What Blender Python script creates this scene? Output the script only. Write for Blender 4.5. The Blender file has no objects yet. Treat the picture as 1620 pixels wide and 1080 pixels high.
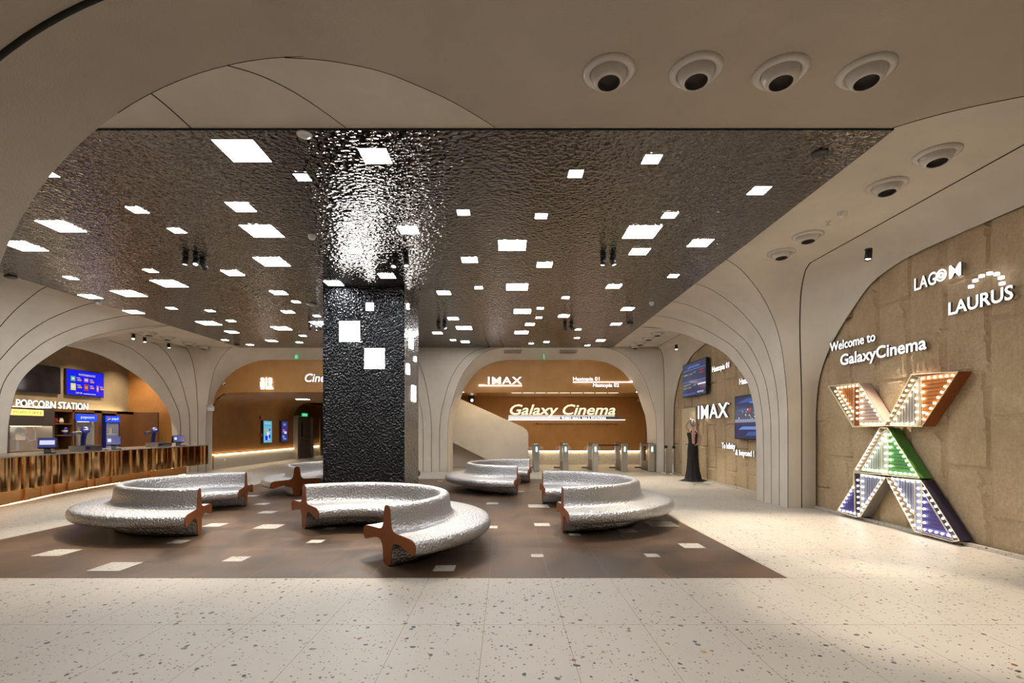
import bpy, math, random
from mathutils import Vector, Matrix, noise
R = math.radians
random.seed(7)
SC = bpy.context.scene
COL = SC.collection

# ------------------------------------------------------------------ camera, world, exposure
F, VX, VY, H = 790.0, 799.0, 681.0, 1.46          # focal length and vanishing point in pixels of 1620x1080, eye height
cd = bpy.data.cameras.new('camera'); cam = bpy.data.objects.new('camera', cd); COL.objects.link(cam)
cam.location = (0, 0, H); cam.rotation_euler = (R(90), 0, 0)
cd.sensor_width = 36; cd.lens = F / 1620 * 36
cd.shift_x = (810 - VX) / 1620; cd.shift_y = (VY - 540) / 1620
cd.clip_start = 0.05; cd.clip_end = 200
SC.camera = cam
w = bpy.data.worlds.new('world'); SC.world = w; w.use_nodes = True
w.node_tree.nodes['Background'].inputs[0].default_value = (0.9, 0.85, 0.8, 1)
w.node_tree.nodes['Background'].inputs[1].default_value = 0.02
SC.view_settings.view_transform = 'Standard'; SC.view_settings.look = 'None'
SC.view_settings.gamma = 1; SC.view_settings.use_curve_mapping = False
SC.view_settings.exposure = 0.0
try:
    SC.cycles.use_denoising = True
    SC.cycles.max_bounces = 8; SC.cycles.diffuse_bounces = 4; SC.cycles.glossy_bounces = 4
    SC.cycles.sample_clamp_indirect = 6
    SC.cycles.caustics_reflective = False; SC.cycles.caustics_refractive = False
except Exception: pass
PANEL = 36.0        # brightness of the square ceiling panels

# ------------------------------------------------------------------ pixel helpers
def on_z(px, py, z): Y = F * (H - z) / (py - VY); return Vector(((px - VX) * Y / F, Y, z))
def on_y(px, py, Y): return Vector(((px - VX) * Y / F, Y, H - (py - VY) * Y / F))
def on_x(px, py, X): Y = F * X / (px - VX); return Vector((X, Y, H - (py - VY) * Y / F))

# ------------------------------------------------------------------ materials
def lin(c):
    return tuple(((v / 255 / 12.92) if v <= 10 else ((v / 255 + .055) / 1.055) ** 2.4) for v in c) + (1,)
MATS = {}
def mat(name, col, rough=.5, metal=0, emit=None, es=0, spec=.5, alpha=1, trans=0):
    m = bpy.data.materials.new(name); m.use_nodes = True; MATS[name] = m
    b = m.node_tree.nodes['Principled BSDF']
    b.inputs['Base Color'].default_value = col if len(col) == 4 else tuple(col) + (1,)
    b.inputs['Roughness'].default_value = rough; b.inputs['Metallic'].default_value = metal
    b.inputs['Specular IOR Level'].default_value = spec
    b.inputs['Alpha'].default_value = alpha; b.inputs['Transmission Weight'].default_value = trans
    if emit:
        b.inputs['Emission Color'].default_value = emit if len(emit) == 4 else tuple(emit) + (1,)
        b.inputs['Emission Strength'].default_value = es
    return m
class NT:
    def __init__(s, m): s.t = m.node_tree; s.b = s.t.nodes['Principled BSDF']
    def n(s, typ, **kw):
        nd = s.t.nodes.new(typ)
        for k, v in kw.items():
            if k.startswith('_'): setattr(nd, k[1:], v)
            else: nd.inputs[k.replace('__', ' ')].default_value = v
        return nd
    def l(s, a, b): s.t.links.new(a, b)
    def coord(s, sc=(1, 1, 1), rot=(0, 0, 0)):
        tc = s.n('ShaderNodeTexCoord'); mp = s.n('ShaderNodeMapping')
        mp.inputs['Scale'].default_value = sc; mp.inputs['Rotation'].default_value = rot
        s.l(tc.outputs['Object'], mp.inputs['Vector']); return mp.outputs[0]
    def ramp(s, fac, stops, interp='LINEAR'):
        r = s.n('ShaderNodeValToRGB'); r.color_ramp.interpolation = interp
        e = r.color_ramp.elements
        while len(e) < len(stops): e.new(.5)
        for q, (p, c) in zip(e, stops): q.position = p; q.color = c
        s.l(fac, r.inputs[0]); return r.outputs[0]
    def mix(s, f, a, b, mode='MIX'):
        m = s.n('ShaderNodeMix', _data_type='RGBA', _blend_type=mode)
        for i, v in ((0, f), (6, a), (7, b)):
            if isinstance(v, (int, float)): m.inputs[i].default_value = v
            elif isinstance(v, tuple): m.inputs[i].default_value = v
            else: s.l(v, m.inputs[i])
        return m.outputs[2]
    def math(s, op, a, b=None, c=None):
        m = s.n('ShaderNodeMath', _operation=op)
        for i, v in enumerate((a, b, c)):
            if v is None: continue
            if isinstance(v, (int, float)): m.inputs[i].default_value = v
            else: s.l(v, m.inputs[i])
        return m.outputs[0]
    def noise(s, vec, scale, detail=2, rough=.5, dist=0):
        q = s.n('ShaderNodeTexNoise', Scale=scale, Detail=detail, Roughness=rough, Distortion=dist); s.l(vec, q.inputs['Vector']); return q.outputs[0]
    def bump(s, h, strength=.3, dist=.01, normal=None):
        q = s.n('ShaderNodeBump', Strength=strength, Distance=dist); s.l(h, q.inputs['Height'])
        if normal is not None: s.l(normal, q.inputs['Normal'])
        s.l(q.outputs[0], s.b.inputs['Normal']); return q.outputs[0]

def plaster(name, col, grain=1):
    m = mat(name, lin(col), .75, spec=.25); n = NT(m); c = n.coord()
    big = n.noise(c, 1.3, 3, .6)
    n.l(n.mix(n.ramp(big, [(.3, (0, 0, 0, 1)), (.75, (1, 1, 1, 1))]), lin(col), lin(tuple(int(v * .94) for v in col))), n.b.inputs['Base Color'])
    n.bump(n.noise(c, 70, 3, .6), .35 * grain, .006); return m
plaster('plaster', (219, 210, 197))
plaster('plaster_smooth', (222, 212, 198), .35)
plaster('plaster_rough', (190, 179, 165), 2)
plaster('plaster_grey', (120, 112, 104))
mat('seam', lin((28, 26, 24)), .8)

def terrazzo(name, tiles=True):
    m = mat(name, lin((214, 205, 190)), .42, spec=.35); n = NT(m); c = n.coord()
    col = n.mix(n.noise(c, 2.2, 3), lin((196, 190, 181)), lin((187, 181, 171)))
    for sc, th, sh in ((15, .19, .42), (38, .19, .34)):
        warp = n.n('ShaderNodeVectorMath', _operation='ADD')
        nz = n.n('ShaderNodeTexNoise', Scale=sc * 1.5, Detail=1); n.l(c, nz.inputs['Vector'])
        sub = n.n('ShaderNodeVectorMath', _operation='SCALE'); sub.inputs['Scale'].default_value = .55 / sc
        n.l(nz.outputs['Color'], sub.inputs[0]); n.l(c, warp.inputs[0]); n.l(sub.outputs[0], warp.inputs[1])
        v = n.n('ShaderNodeTexVoronoi', Scale=sc); n.l(warp.outputs[0], v.inputs['Vector'])
        sep = n.n('ShaderNodeSeparateColor'); n.l(v.outputs['Color'], sep.inputs[0])
        size = n.math('MULTIPLY', n.math('MAXIMUM', n.math('SUBTRACT', sep.outputs[0], sh), 0), th * 2.6)
        f = n.math('LESS_THAN', v.outputs['Distance'], size)
        pal = n.ramp(sep.outputs[1], [(0, lin((70, 70, 72))), (.3, lin((96, 100, 106))), (.5, lin((120, 104, 88))), (.66, lin((170, 140, 100))), (.8, lin((58, 58, 62))), (.93, lin((140, 84, 60)))], 'CONSTANT')
        col = n.mix(f, col, pal)
    if tiles:
        tc = n.n('ShaderNodeTexCoord'); sx = n.n('ShaderNodeSeparateXYZ'); n.l(tc.outputs['Object'], sx.inputs[0])
        fs = []
        for o, off, per, w_ in ((0, -.157, .598, .004), (1, 4.95, 1.19, .005)):
            fr = n.math('PINGPONG', n.math('SUBTRACT', sx.outputs[o], off), per / 2)
            fs.append(n.math('LESS_THAN', fr, w_ / 2))
        f = n.math('MAXIMUM', fs[0], fs[1])
        col = n.mix(n.math('MULTIPLY', f, .8), col, lin((120, 98, 78)))
    n.l(col, n.b.inputs['Base Color'])
    return m
terrazzo('terrazzo'); terrazzo('terrazzo_plain', False)
def bronze_tile():
    m = mat('bronze_tile', lin((92, 76, 64)), .38, spec=.4); n = NT(m); c = n.coord()
    a = n.noise(c, 1.4, 6, .62, .6); b = n.noise(c, 6, 5, .7)
    col = n.ramp(a, [(.3, lin((70, 56, 46))), (.5, lin((92, 72, 56))), (.68, lin((116, 88, 66)))])
    col = n.mix(n.ramp(b, [(.6, (0, 0, 0, 1)), (.85, (.5, .5, .5, 1))]), col, lin((116, 101, 88)))
    tc = n.n('ShaderNodeTexCoord'); sx = n.n('ShaderNodeSeparateXYZ'); n.l(tc.outputs['Object'], sx.inputs[0])
    fs = [n.math('LESS_THAN', n.math('PINGPONG', n.math('SUBTRACT', sx.outputs[o], off), per / 2), .0022) for o, off, per in ((0, -.157, .598), (1, 4.95, 1.19))]
    f = n.math('MAXIMUM', fs[0], fs[1])
    ch = n.n('ShaderNodeTexWhiteNoise', _noise_dimensions='2D'); cb = n.n('ShaderNodeCombineXYZ')
    for o, off, per in ((0, -.157, .598), (1, 4.95, 1.19)):
        n.l(n.math('FLOOR', n.math('DIVIDE', n.math('SUBTRACT', sx.outputs[o], off), per)), cb.inputs[o])
    n.l(cb.outputs[0], ch.inputs['Vector'])
    col = n.mix(n.math('MULTIPLY', ch.outputs[0], .28), col, lin((58, 51, 46)))
    col = n.mix(n.math('MULTIPLY', f, .7), col, lin((150, 116, 88)))
    n.l(col, n.b.inputs['Base Color'])
    n.l(n.ramp(a, [(.3, (.3, .3, .3, 1)), (.7, (.46, .46, .46, 1))]), n.b.inputs['Roughness'])
bronze_tile()
def hammered(name, col, rough, scale, strength, dist, stretch=(1, 1, 1), ior=None, tint=None):
    m = mat(name, col, rough, 0 if ior else 1); n = NT(m)
    if ior: n.b.inputs['IOR'].default_value = ior; n.b.inputs['Specular Tint'].default_value = tint
    c = n.coord(stretch)
    nz = n.n('ShaderNodeTexNoise', Scale=scale * .8, Detail=1); n.l(c, nz.inputs['Vector'])
    sc = n.n('ShaderNodeVectorMath', _operation='SCALE'); sc.inputs['Scale'].default_value = .8 / scale
    ad = n.n('ShaderNodeVectorMath', _operation='ADD'); n.l(nz.outputs['Color'], sc.inputs[0]); n.l(c, ad.inputs[0]); n.l(sc.outputs[0], ad.inputs[1])
    v = n.n('ShaderNodeTexVoronoi', Scale=scale, _feature='SMOOTH_F1', Smoothness=.6); n.l(ad.outputs[0], v.inputs['Vector'])
    h = n.math('ADD', v.outputs['Distance'], n.math('MULTIPLY', n.noise(c, scale * .6, 1), .5))
    n.bump(h, strength, dist)
    return m
hammered('mirror_ceiling', (.010, .008, .007, 1), 0.03, 18, .8, .0125, (1, 1.2, 1), ior=1.95, tint=(1, .86, .74, 1))
hammered('mirror_column', (.004, .004, .006, 1), .025, 24, 1.0, .026, ior=1.6, tint=(.86, .93, 1, 1))
hammered('silver', (.50, .50, .515, 1), .43, 40, .85, .013)
mat('bronze_end', lin((134, 72, 28)), .5, .1)
def brushed(name, a, b, rough, metal):
    m = mat(name, lin(a), rough, metal); n = NT(m); c = n.coord()
    n.l(n.mix(n.ramp(n.noise(c, 1.6, 5, .65), [(.3, (0, 0, 0, 1)), (.7, (1, 1, 1, 1))]), lin(a), lin(b)), n.b.inputs['Base Color'])
    n.bump(n.noise(c, 60, 2), .08, .004); return m
brushed('copper_wall', (198, 148, 88), (184, 132, 72), .45, .1)
brushed('copper_dark', (172, 122, 70), (156, 106, 56), .42, .15)
brushed('copper_reveal', (176, 118, 58), (150, 96, 40), .3, .8)
brushed('wood_brown', (122, 82, 46), (100, 66, 38), .5, .1)
brushed('concrete', (136, 120, 94), (116, 102, 80), .8, 0); mat('steel_soft', (.42, .41, .38, 1), .5, .8)
def stone():
    m = mat('sandstone', lin((158, 138, 108)), 1, spec=.05); n = NT(m); c = n.coord()
    a = n.noise(c, 1.2, 5, .6); g = n.noise(c, 26, 5, .65)
    col = n.ramp(a, [(.3, lin((176, 156, 126))), (.5, lin((190, 170, 140))), (.7, lin((200, 181, 152)))])
    col = n.mix(n.ramp(g, [(.42, (.35, .35, .35, 1)), (.6, (0, 0, 0, 1))]), col, lin((158, 138, 110)))
    n.l(col, n.b.inputs['Base Color'])
    n.bump(n.math('ADD', g, n.math('MULTIPLY', n.noise(c, 7, 4, .6), 1.6)), .55, .02)
stone()
mat('gold', lin((226, 178, 120)), .09, 1); mat('gold_dull', lin((214, 162, 106)), .28, 1)
mat('steel', (.62, .61, .6, 1), .28, 1); mat('chrome', (.8, .8, .8, 1), .1, 1); mat('steel_dark', (.2, .2, .2, 1), .35, 1)
mat('black', (.012, .012, .013, 1), .4); mat('black_gloss', (.008, .008, .012, 1), .08); mat('white', (.78, .77, .75, 1), .35)
mat('vent_white', lin((206, 200, 194)), .18); mat('duct_dark', lin((62, 54, 48)), .7); mat('red', lin((150, 20, 18)), .35)
mat('grey_door', lin((150, 138, 124)), .5); mat('cream_door', lin((206, 192, 160)), .45); mat('worktop', lin((150, 138, 126)), .25)
mat('fabric_black', (.008, .008, .009, 1), .8); mat('skin', lin((206, 164, 146)), .5); mat('blue_dark', lin((18, 34, 110)), .25)
mat('blue', lin((24, 66, 190)), .3); mat('paper', lin((220, 214, 200)), .6); mat('green_pale', lin((150, 186, 150)), .5)
WHT = (1, .97, .95)
mat('panel', (1, 1, 1), .4, 0, (1, .975, .95), PANEL)
mat('sign_white', (1, 1, 1), .4, 0, (1, .95, .96), 2.0)
mat('sign_side', lin((120, 112, 108)), .5)
mat('sign_warm', (1, 1, 1), .4, 0, (1, .84, .52), 1.15); mat('bulb_warm', (1, 1, 1), .4, 0, (1, .83, .52), 8); mat('bulb_white', (1, 1, 1), .4, 0, (1, .93, .78), 8)
mat('bulb_cool', (1, 1, 1), .4, 0, (1, .93, .92), 8)
mat('led_warm', (1, 1, 1), .4, 0, (1, .80, .48), 22); mat('led_counter', (1, 1, 1), .4, 0, (1, .74, .42), 17); mat('glow_soft', (1, 1, 1), .4, 0, (1, .8, .5), 1.6)
mat('spot_lens', (1, 1, 1), .4, 0, (1, .86, .66), 14); mat('led_green', (0, 0, 0), .4, 0, (.1, 1, .55), 2.2)
mat('led_cyan', (0, 0, 0), .4, 0, (.35, 1, .85), 3.0)
mat('exit_green', (0, 0, 0), .4, 0, (.03, .7, .22), .9); mat('scr_blue', (0, 0, 0), .2, 0, (.01, .015, .85), .95)
mat('scr_cyan', (0, 0, 0), .2, 0, (.16, .52, .66), .9); mat('scr_indigo', (0, 0, 0), .2, 0, (.06, .05, .26), .8)
mat('scr_navy', (0, 0, 0), .15, 0, (.035, .05, .13), .8); mat('scr_white', (0, 0, 0), .2, 0, (.75, .82, 1), .9)
mat('scr_yellow', (0, 0, 0), .2, 0, (.8, .75, .1), 1); mat('scr_red', (0, 0, 0), .2, 0, (.6, .05, .04), .8); mat('scr_green', (0, 0, 0), .2, 0, (.1, .6, .2), .8)
mat('scr_orange', (0, 0, 0), .2, 0, (.85, .35, .05), .9); mat('scr_black', (0, 0, 0), .2, 0, (.01, .01, .02), 1); mat('scr_pink', (0, 0, 0), .2, 0, (.7, .2, .5), .8)
mat('scr_tan', (0, 0, 0), .2, 0, (.5, .45, .3), .8); mat('scr_line', (0, 0, 0), .2, 0, (.16, .28, .7), .9); mat('scr_beam', (0, 0, 0), .2, 0, (.06, .12, .38), .8)
mat('lightbox_blue', (0, 0, 0), .3, 0, (.02, .08, .85), 1.1); mat('lightbox_yellow', (0, 0, 0), .3, 0, (1, .62, .12), 2.6); mat('lightbox_hot', (0, 0, 0), .3, 0, (1, .9, .6), 2.2)
mat('fridge_inside', lin((210, 225, 240)), .5, 0, (.55, .8, 1), 1.3)
mat('warm_inside', lin((160, 102, 42)), .35, .5)
mat('text_dark', lin((84, 50, 22)), .6)
mat('glass', (1, 1, 1), .02, 0, alpha=.12, spec=.6)
mat('x_orange', lin((190, 112, 34)), .4); mat('x_rust', lin((132, 68, 26)), .45); mat('x_pink', lin((196, 172, 160)), .4); mat('x_silver', lin((176, 170, 160)), .35)
mat('x_green', lin((86, 160, 84)), .4); mat('x_green_dark', lin((70, 126, 56)), .45); mat('x_mint', lin((168, 182, 168)), .4); mat('x_blue', lin((66, 60, 140)), .4)
mat('x_navy', lin((38, 32, 58)), .45); mat('x_steel', lin((136, 142, 166)), .4); mat('x_grey', lin((128, 122, 118)), .4); mat('x_stone', lin((120, 102, 76)), .3)
mat('x_edge', lin((226, 214, 186)), .3)

# ------------------------------------------------------------------ mesh helpers
class MB:
    def __init__(s): s.v = []; s.f = []; s.m = []; s.sm = []
    def add(s, vs, fs, mi=0, smooth=False, M=None):
        o = len(s.v)
        for p in vs: s.v.append(tuple(M @ Vector(p)) if M is not None else tuple(p))
        for f in fs: s.f.append([o + i for i in f]); s.m.append(mi); s.sm.append(smooth)
        return s
    def box(s, c, d, mi=0, M=None):
        x, y, z = c; a, b, e = d[0] / 2, d[1] / 2, d[2] / 2
        vs = [(x + i * a, y + j * b, z + k * e) for k in (-1, 1) for j in (-1, 1) for i in (-1, 1)]
        return s.add(vs, [(0, 2, 3, 1), (4, 5, 7, 6), (0, 1, 5, 4), (2, 6, 7, 3), (0, 4, 6, 2), (1, 3, 7, 5)], mi, False, M)
    def prism(s, poly, a, b, fn, mi=0, side=None):          # poly in 2D, fn(u, v, t) -> point, from t=a to t=b
        n = len(poly)
        vs = [fn(u, v, a) for u, v in poly] + [fn(u, v, b) for u, v in poly]
        s.add(vs, [list(range(n))[::-1], [n + i for i in range(n)]], mi)
        s.add(vs, [(i, (i + 1) % n, n + (i + 1) % n, n + i) for i in range(n)], mi if side is None else side); return s
    def tube(s, path, r, mi=0, seg=10, caps=True, M=None):
        P = [Vector(p) for p in path]; rs = r if isinstance(r, (list, tuple)) else [r] * len(P)
        vs = []; up = None
        for i, p in enumerate(P):
            t = (P[min(i + 1, len(P) - 1)] - P[max(i - 1, 0)]).normalized()
            if up is None: up = t.orthogonal().normalized()
            up = (up - t * up.dot(t)).normalized(); sd = t.cross(up)
            for k in range(seg):
                a = 2 * math.pi * k / seg; vs.append(p + (up * math.cos(a) + sd * math.sin(a)) * rs[i])
        fs = [(i * seg + k, i * seg + (k + 1) % seg, (i + 1) * seg + (k + 1) % seg, (i + 1) * seg + k) for i in range(len(P) - 1) for k in range(seg)]
        s.add(vs, fs, mi, True, M)
        if caps: s.add(vs, [list(range(seg))[::-1], [(len(P) - 1) * seg + k for k in range(seg)]], mi, False, M)
        return s
    def lathe(s, prof, mi=0, seg=24, M=None, cap0=False, cap1=False, smooth=True):   # prof (r, z) about local z
        vs = [(r * math.cos(2 * math.pi * k / seg), r * math.sin(2 * math.pi * k / seg), z) for r, z in prof for k in range(seg)]
        n = len(prof)
        s.add(vs, [(i * seg + k, i * seg + (k + 1) % seg, (i + 1) * seg + (k + 1) % seg, (i + 1) * seg + k) for i in range(n - 1) for k in range(seg)], mi, smooth, M)
        if cap0: s.add(vs[:seg], [list(range(seg))[::-1]], mi, False, M)
        if cap1: s.add(vs[-seg:], [list(range(seg))], mi, False, M)
        return s
    def ball(s, c, r, mi=0, seg=12, ring=8, sc=(1, 1, 1)):
        prof = [(max(1e-4, math.sin(math.pi * i / ring)) , -math.cos(math.pi * i / ring)) for i in range(ring + 1)]
        return s.lathe(prof, mi, seg, Matrix.Translation(c) @ Matrix.Diagonal((r * sc[0], r * sc[1], r * sc[2], 1)))
    def grid(s, curves, mi=0, smooth=True, flip=False):
        n = len(curves[0]); vs = [p for c in curves for p in c]
        fs = [(i * n + j, i * n + j + 1, (i + 1) * n + j + 1, (i + 1) * n + j) for i in range(len(curves) - 1) for j in range(n - 1)]
        if flip: fs = [f[::-1] for f in fs]
        return s.add(vs, fs, mi, smooth)
    def quad(s, a, b, c, d, mi=0): return s.add([a, b, c, d], [(0, 1, 2, 3)], mi)
    def poly(s, pts, mi=0): return s.add(pts, [list(range(len(pts)))], mi)
    def build(s, name, mats, parent=None, bevel=0, world=True):
        me = bpy.data.meshes.new(name); me.from_pydata(s.v, [], s.f)
        for q in (mats if isinstance(mats, (list, tuple)) else [mats]): me.materials.append(MATS[q])
        me.polygons.foreach_set('material_index', s.m); me.polygons.foreach_set('use_smooth', s.sm); me.update()
        o = bpy.data.objects.new(name, me); COL.objects.link(o)
        if parent is not None:
            o.parent = parent
            if world: o.location = -ABS(parent)
        if bevel:
            b = o.modifiers.new('bevel', 'BEVEL'); b.width = bevel; b.segments = 2; b.limit_method = 'ANGLE'; b.angle_limit = R(40)
        return o
def ABS(o):
    p = Vector(o.location)
    while o.parent is not None: o = o.parent; p += Vector(o.location)
    return p
def tag(o, label=None, cat=None, group=None, kind=None):
    if label: o['label'] = label
    if cat: o['category'] = cat
    if group: o['group'] = group
    if kind: o['kind'] = kind
    return o
def thing(name, label, cat, loc=(0, 0, 0), group=None):
    o = bpy.data.objects.new(name, None); COL.objects.link(o); o.location = loc; o.empty_display_size = .1
    return tag(o, label, cat, group)
def struct(o, label=None, cat=None): return tag(o, label, cat, None, 'structure')
def dup(root, loc, label, group=None, rz=None):
    r = root.copy(); COL.objects.link(r); r.location = loc
    if rz is not None: r.rotation_euler = (0, 0, rz)
    r['label'] = label
    if group: r['group'] = group
    for ch in root.children:
        c = ch.copy(); COL.objects.link(c); c.parent = r
        for g in ch.children:
            d = g.copy(); COL.objects.link(d); d.parent = c
    return r
def smooth_curve(pts, k=5):
    P = [Vector(p) for p in pts]; out = []
    for i in range(len(P) - 1):
        p0, p1, p2, p3 = P[max(i - 1, 0)], P[i], P[i + 1], P[min(i + 2, len(P) - 1)]
        for j in range(k):
            t = j / k
            out.append(.5 * ((2 * p1) + (p2 - p0) * t + (2 * p0 - 5 * p1 + 4 * p2 - p3) * t * t + (3 * p1 - p0 - 3 * p2 + p3) * t ** 3))
    out.append(P[-1]); return out
def lerp_c(a, b, t): return [p.lerp(q, t) for p, q in zip(a, b)]
def blend(a, b, n=8, ctrl=None):                               # surface between two curves, quadratic when ctrl curve given
    out = []
    for i in range(n + 1):
        t = i / n
        if ctrl is None: out.append(lerp_c(a, b, t))
        else: out.append([p * (1 - t) ** 2 + c * 2 * t * (1 - t) + q * t * t for p, c, q in zip(a, ctrl, b)])
    return out
def seam_strip(name, pts, r=.006, off=(0, 0, 0)):
    m = MB(); m.tube([Vector(p) + Vector(off) for p in pts], r, seg=6); return struct(m.build(name, 'seam'))

# text: a mesh of extruded letters fitted to a width and a cap height
def text_mesh(mb, s, O, xd, yd, width, cap, depth=.03, bold=0., shear=0., mi=0, side=1, spacing=1., flat=False, height_ref='H'):
    def conv(body):
        cu = bpy.data.curves.new('t', 'FONT'); cu.body = body; cu.size = 1; cu.shear = shear; cu.offset = bold; cu.extrude = 0 if flat else .5
        cu.space_character = spacing; cu.resolution_u = 3; cu.fill_mode = 'BOTH'
        ob = bpy.data.objects.new('t', cu); COL.objects.link(ob)
        bpy.context.view_layer.update()
        me = bpy.data.meshes.new_from_object(ob.evaluated_get(bpy.context.evaluated_depsgraph_get()))
        bpy.data.objects.remove(ob); bpy.data.curves.remove(cu)
        return me
    hm = conv(height_ref); ys = [v.co.y for v in hm.vertices]; y0, y1 = min(ys), max(ys); bpy.data.meshes.remove(hm)
    me = conv(s); xs = [v.co.x for v in me.vertices]; x0, x1 = min(xs), max(xs)
    ky = cap / (y1 - y0); kx = width / (x1 - x0) if width else ky
    O, xd, yd = Vector(O), Vector(xd).normalized(), Vector(yd).normalized(); nd = xd.cross(yd)
    P = [O + xd * ((v.co.x - x0) * kx) + yd * ((v.co.y - y0) * ky) + nd * ((v.co.z + .5) * depth if not flat else .001) for v in me.vertices]
    o = len(mb.v); mb.v += [tuple(p) for p in P]
    for p in me.polygons:
        mb.f.append([o + i for i in p.vertices]); mb.m.append(mi if p.normal.z > .5 else side); mb.sm.append(False)
    bpy.data.meshes.remove(me)
    return O + xd * (x1 - x0) * kx

# ------------------------------------------------------------------ the room: floor, ceilings, vaulted piers
ZC = 4.43
trim_n = [0]
def seam(pts, r=.006, off=(0, 0, 0)):
    trim_n[0] += 1; return seam_strip('trim_%d' % trim_n[0], pts, r, off)
m = MB(); m.box((-3, 12, -.05), (32, 40, .1)); struct(m.build('floor', 'terrazzo'))
CX0, CX1, CY0, CY1 = -6.75, 2.80, 4.95, 15.1
m = MB(); m.box(((CX0 + CX1) / 2, (CY0 + CY1) / 2, .001), (CX1 - CX0, CY1 - CY0, .004)); struct(m.build('floor_bronze', 'bronze_tile'))
# white terrazzo squares let into the bronze floor: (px, py, width in px)
INLAY = [(90.6, 874.5, 44), (182.8, 896.5, 51), (374.5, 884.5, 30.5), (282.5, 857, 24), (340.5, 830.5, 27), (426, 833, 36), (423.7, 810.3, 23), (414, 797.3, 20),
    (398, 784.5, 17), (499.8, 856.7, 22), (522, 835.6, 17), (703.5, 899, 32.6), (734, 856, 37), (777, 834, 20), (779, 796.3, 18.4), (852, 800.4, 32), (857.5, 830, 24),
    (850, 879.3, 19.3), (909, 845.2, 17.2), (991, 839.2, 28), (1046, 829, 44), (1094, 863.5, 33), (1031.5, 878.8, 21), (824, 777.6, 12), (785, 782, 10), (696.7, 761.3, 8), (725, 769.3, 13), (436, 786, 12)]
m = MB()
for px, py, wp in INLAY:
    p = on_z(px, py, 0); s = wp * p.y / F
    m.box((p.x, p.y, .004), (s, s, .004))
struct(m.build('floor_inlay', 'terrazzo_plain'))

MX0, MX1, MY0, MY1 = -9.41, 3.82, 4.91, 17.78
m = MB(); m.box(((MX0 + MX1) / 2, (MY0 + MY1) / 2, 4.46), (MX1 - MX0, MY1 - MY0, .1)); struct(m.build('ceiling_mirror', 'mirror_ceiling'))
m = MB()
for x0, x1, y0, y1 in ((-1.6, 5.42, -4, MY0), (-11.4, -1.6, 3.97, MY0), (MX1, 5.42, MY0, 8.9), (MX1, 5.42, 12, 18.2), (-11.38, MX0, MY0, 18.2), (MX1, 5.36, 8.6, 12.2)):
    if (x0, y0) == (MX1, 8.6): continue
    m.box(((x0 + x1) / 2, (y0 + y1) / 2, ZC + .05), (x1 - x0, y1 - y0, .1))
m.box((-3, 17.9, ZC + .05), (14, .25, .1))
struct(m.build('ceiling', 'plaster'))
m = MB()                                               # thin dark shadow gap round the mirrored field
for a, b in (((MX0, MY0), (MX1, MY0)), ((MX1, MY0), (MX1, MY1)), ((MX0, MY1), (MX1, MY1)), ((MX0, MY0), (MX0, MY1))):
    m.tube([(a[0], a[1], 4.424), (b[0], b[1], 4.424)], .008, seg=6)
struct(m.build('trim_0', 'seam'))

# --- right pier fan: rows of (X, z, Y of near edge, Y of far edge)
RP = smooth_curve([(5.33, 0, 0), (5.33, 1.4, 0), (5.33, 2.0, 0), (5.33, 2.5, 0), (5.32, 2.95, 0), (5.26, 3.35, 0), (5.12, 3.70, 0), (4.85, 4.06, 0), (4.40, 4.33, 0), (4.1, 4.41, 0), (3.82, 4.43, 0)], 4)
def col(vals): return [p.x for p in smooth_curve([(v, 0, 0) for v in vals], 4)]
def curve3(xs, ys, zs): return [Vector((x, y, z)) for x, y, z in zip(xs, ys, zs)]
rx, rz = [p.x for p in RP], [p.y for p in RP]
C0 = curve3(rx, col([9.41, 9.41, 9.43, 9.50, 9.58, 9.62, 9.60, 9.48, 9.15, 8.9, 8.65]), rz)
C4 = curve3(rx, col([10.58, 10.6, 10.72, 10.98, 11.5, 12.05, 12.75, 13.5, 14.1, 14.25, 14.3]), rz)
SN = curve3(col([5.6, 5.6, 5.6, 5.59, 5.57, 5.55, 5.53, 5.5, 5.46, 5.43, 5.4]), col([9.43, 9.43, 9.43, 9.43, 9.42, 9.4, 9.36, 9.27, 9.1, 8.95, 8.82]), rz)
ON = curve3([5.9] * len(rx), col([9.48, 9.48, 9.46, 9.35, 9.09, 8.75, 8.45, 8.05, 7.55, 7.1, 6.75]), col([0, 1.4, 2.0, 2.5, 2.95, 3.3, 3.55, 3.83, 3.97, 4.01, 4.02]))
OF = curve3([5.9] * len(rx), col([10.5, 10.5, 10.54, 10.6, 10.8, 11.1, 11.5, 12.0, 12.6, 13.1, 13.4]), col([0, 1.4, 2.0, 2.5, 2.9, 3.3, 3.6, 3.85, 3.98, 4.02, 4.03]))
def ctrl(s, o, xw):
    out = []
    for i, (a, b) in enumerate(zip(s, o)):
        wgt = min(1, max(0, (a.z - 2.2) / 1.9)); mid = (a + b) / 2
        out.append(mid.lerp(Vector((b.x + xw, (a.y + b.y) / 2, a.z)), wgt))
    return out
m = MB()
m.grid(blend(C0, C4, 12))
m.grid(blend(SN, C0, 8)); m.grid(blend(ON, SN, 10, ctrl(SN, ON, -.03)[::1]))
m.grid(blend(C4, OF, 6))
Ys = [8.82, 7, 5, 2.5, 0, -4]; Yo = [6.75, 6, 4.6, 2.4, 0, -4]
S2 = [Vector((5.4, y, 4.43)) for y in Ys]; O2 = [Vector((5.9, y, 4.02)) for y in Yo]
m.grid(blend(O2, S2, 10, ctrl(S2, O2, -.03)))
struct(m.build('wall_right_pier', 'plaster'))
for i in range(1, 4): seam(lerp_c(C0, C4, i / 4), .006)
seam(C0, .005); seam(SN, .010)
seam([Vector((5.4, 8.82, 4.43)), Vector((5.36, -2, 4.43))], .009)
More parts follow.
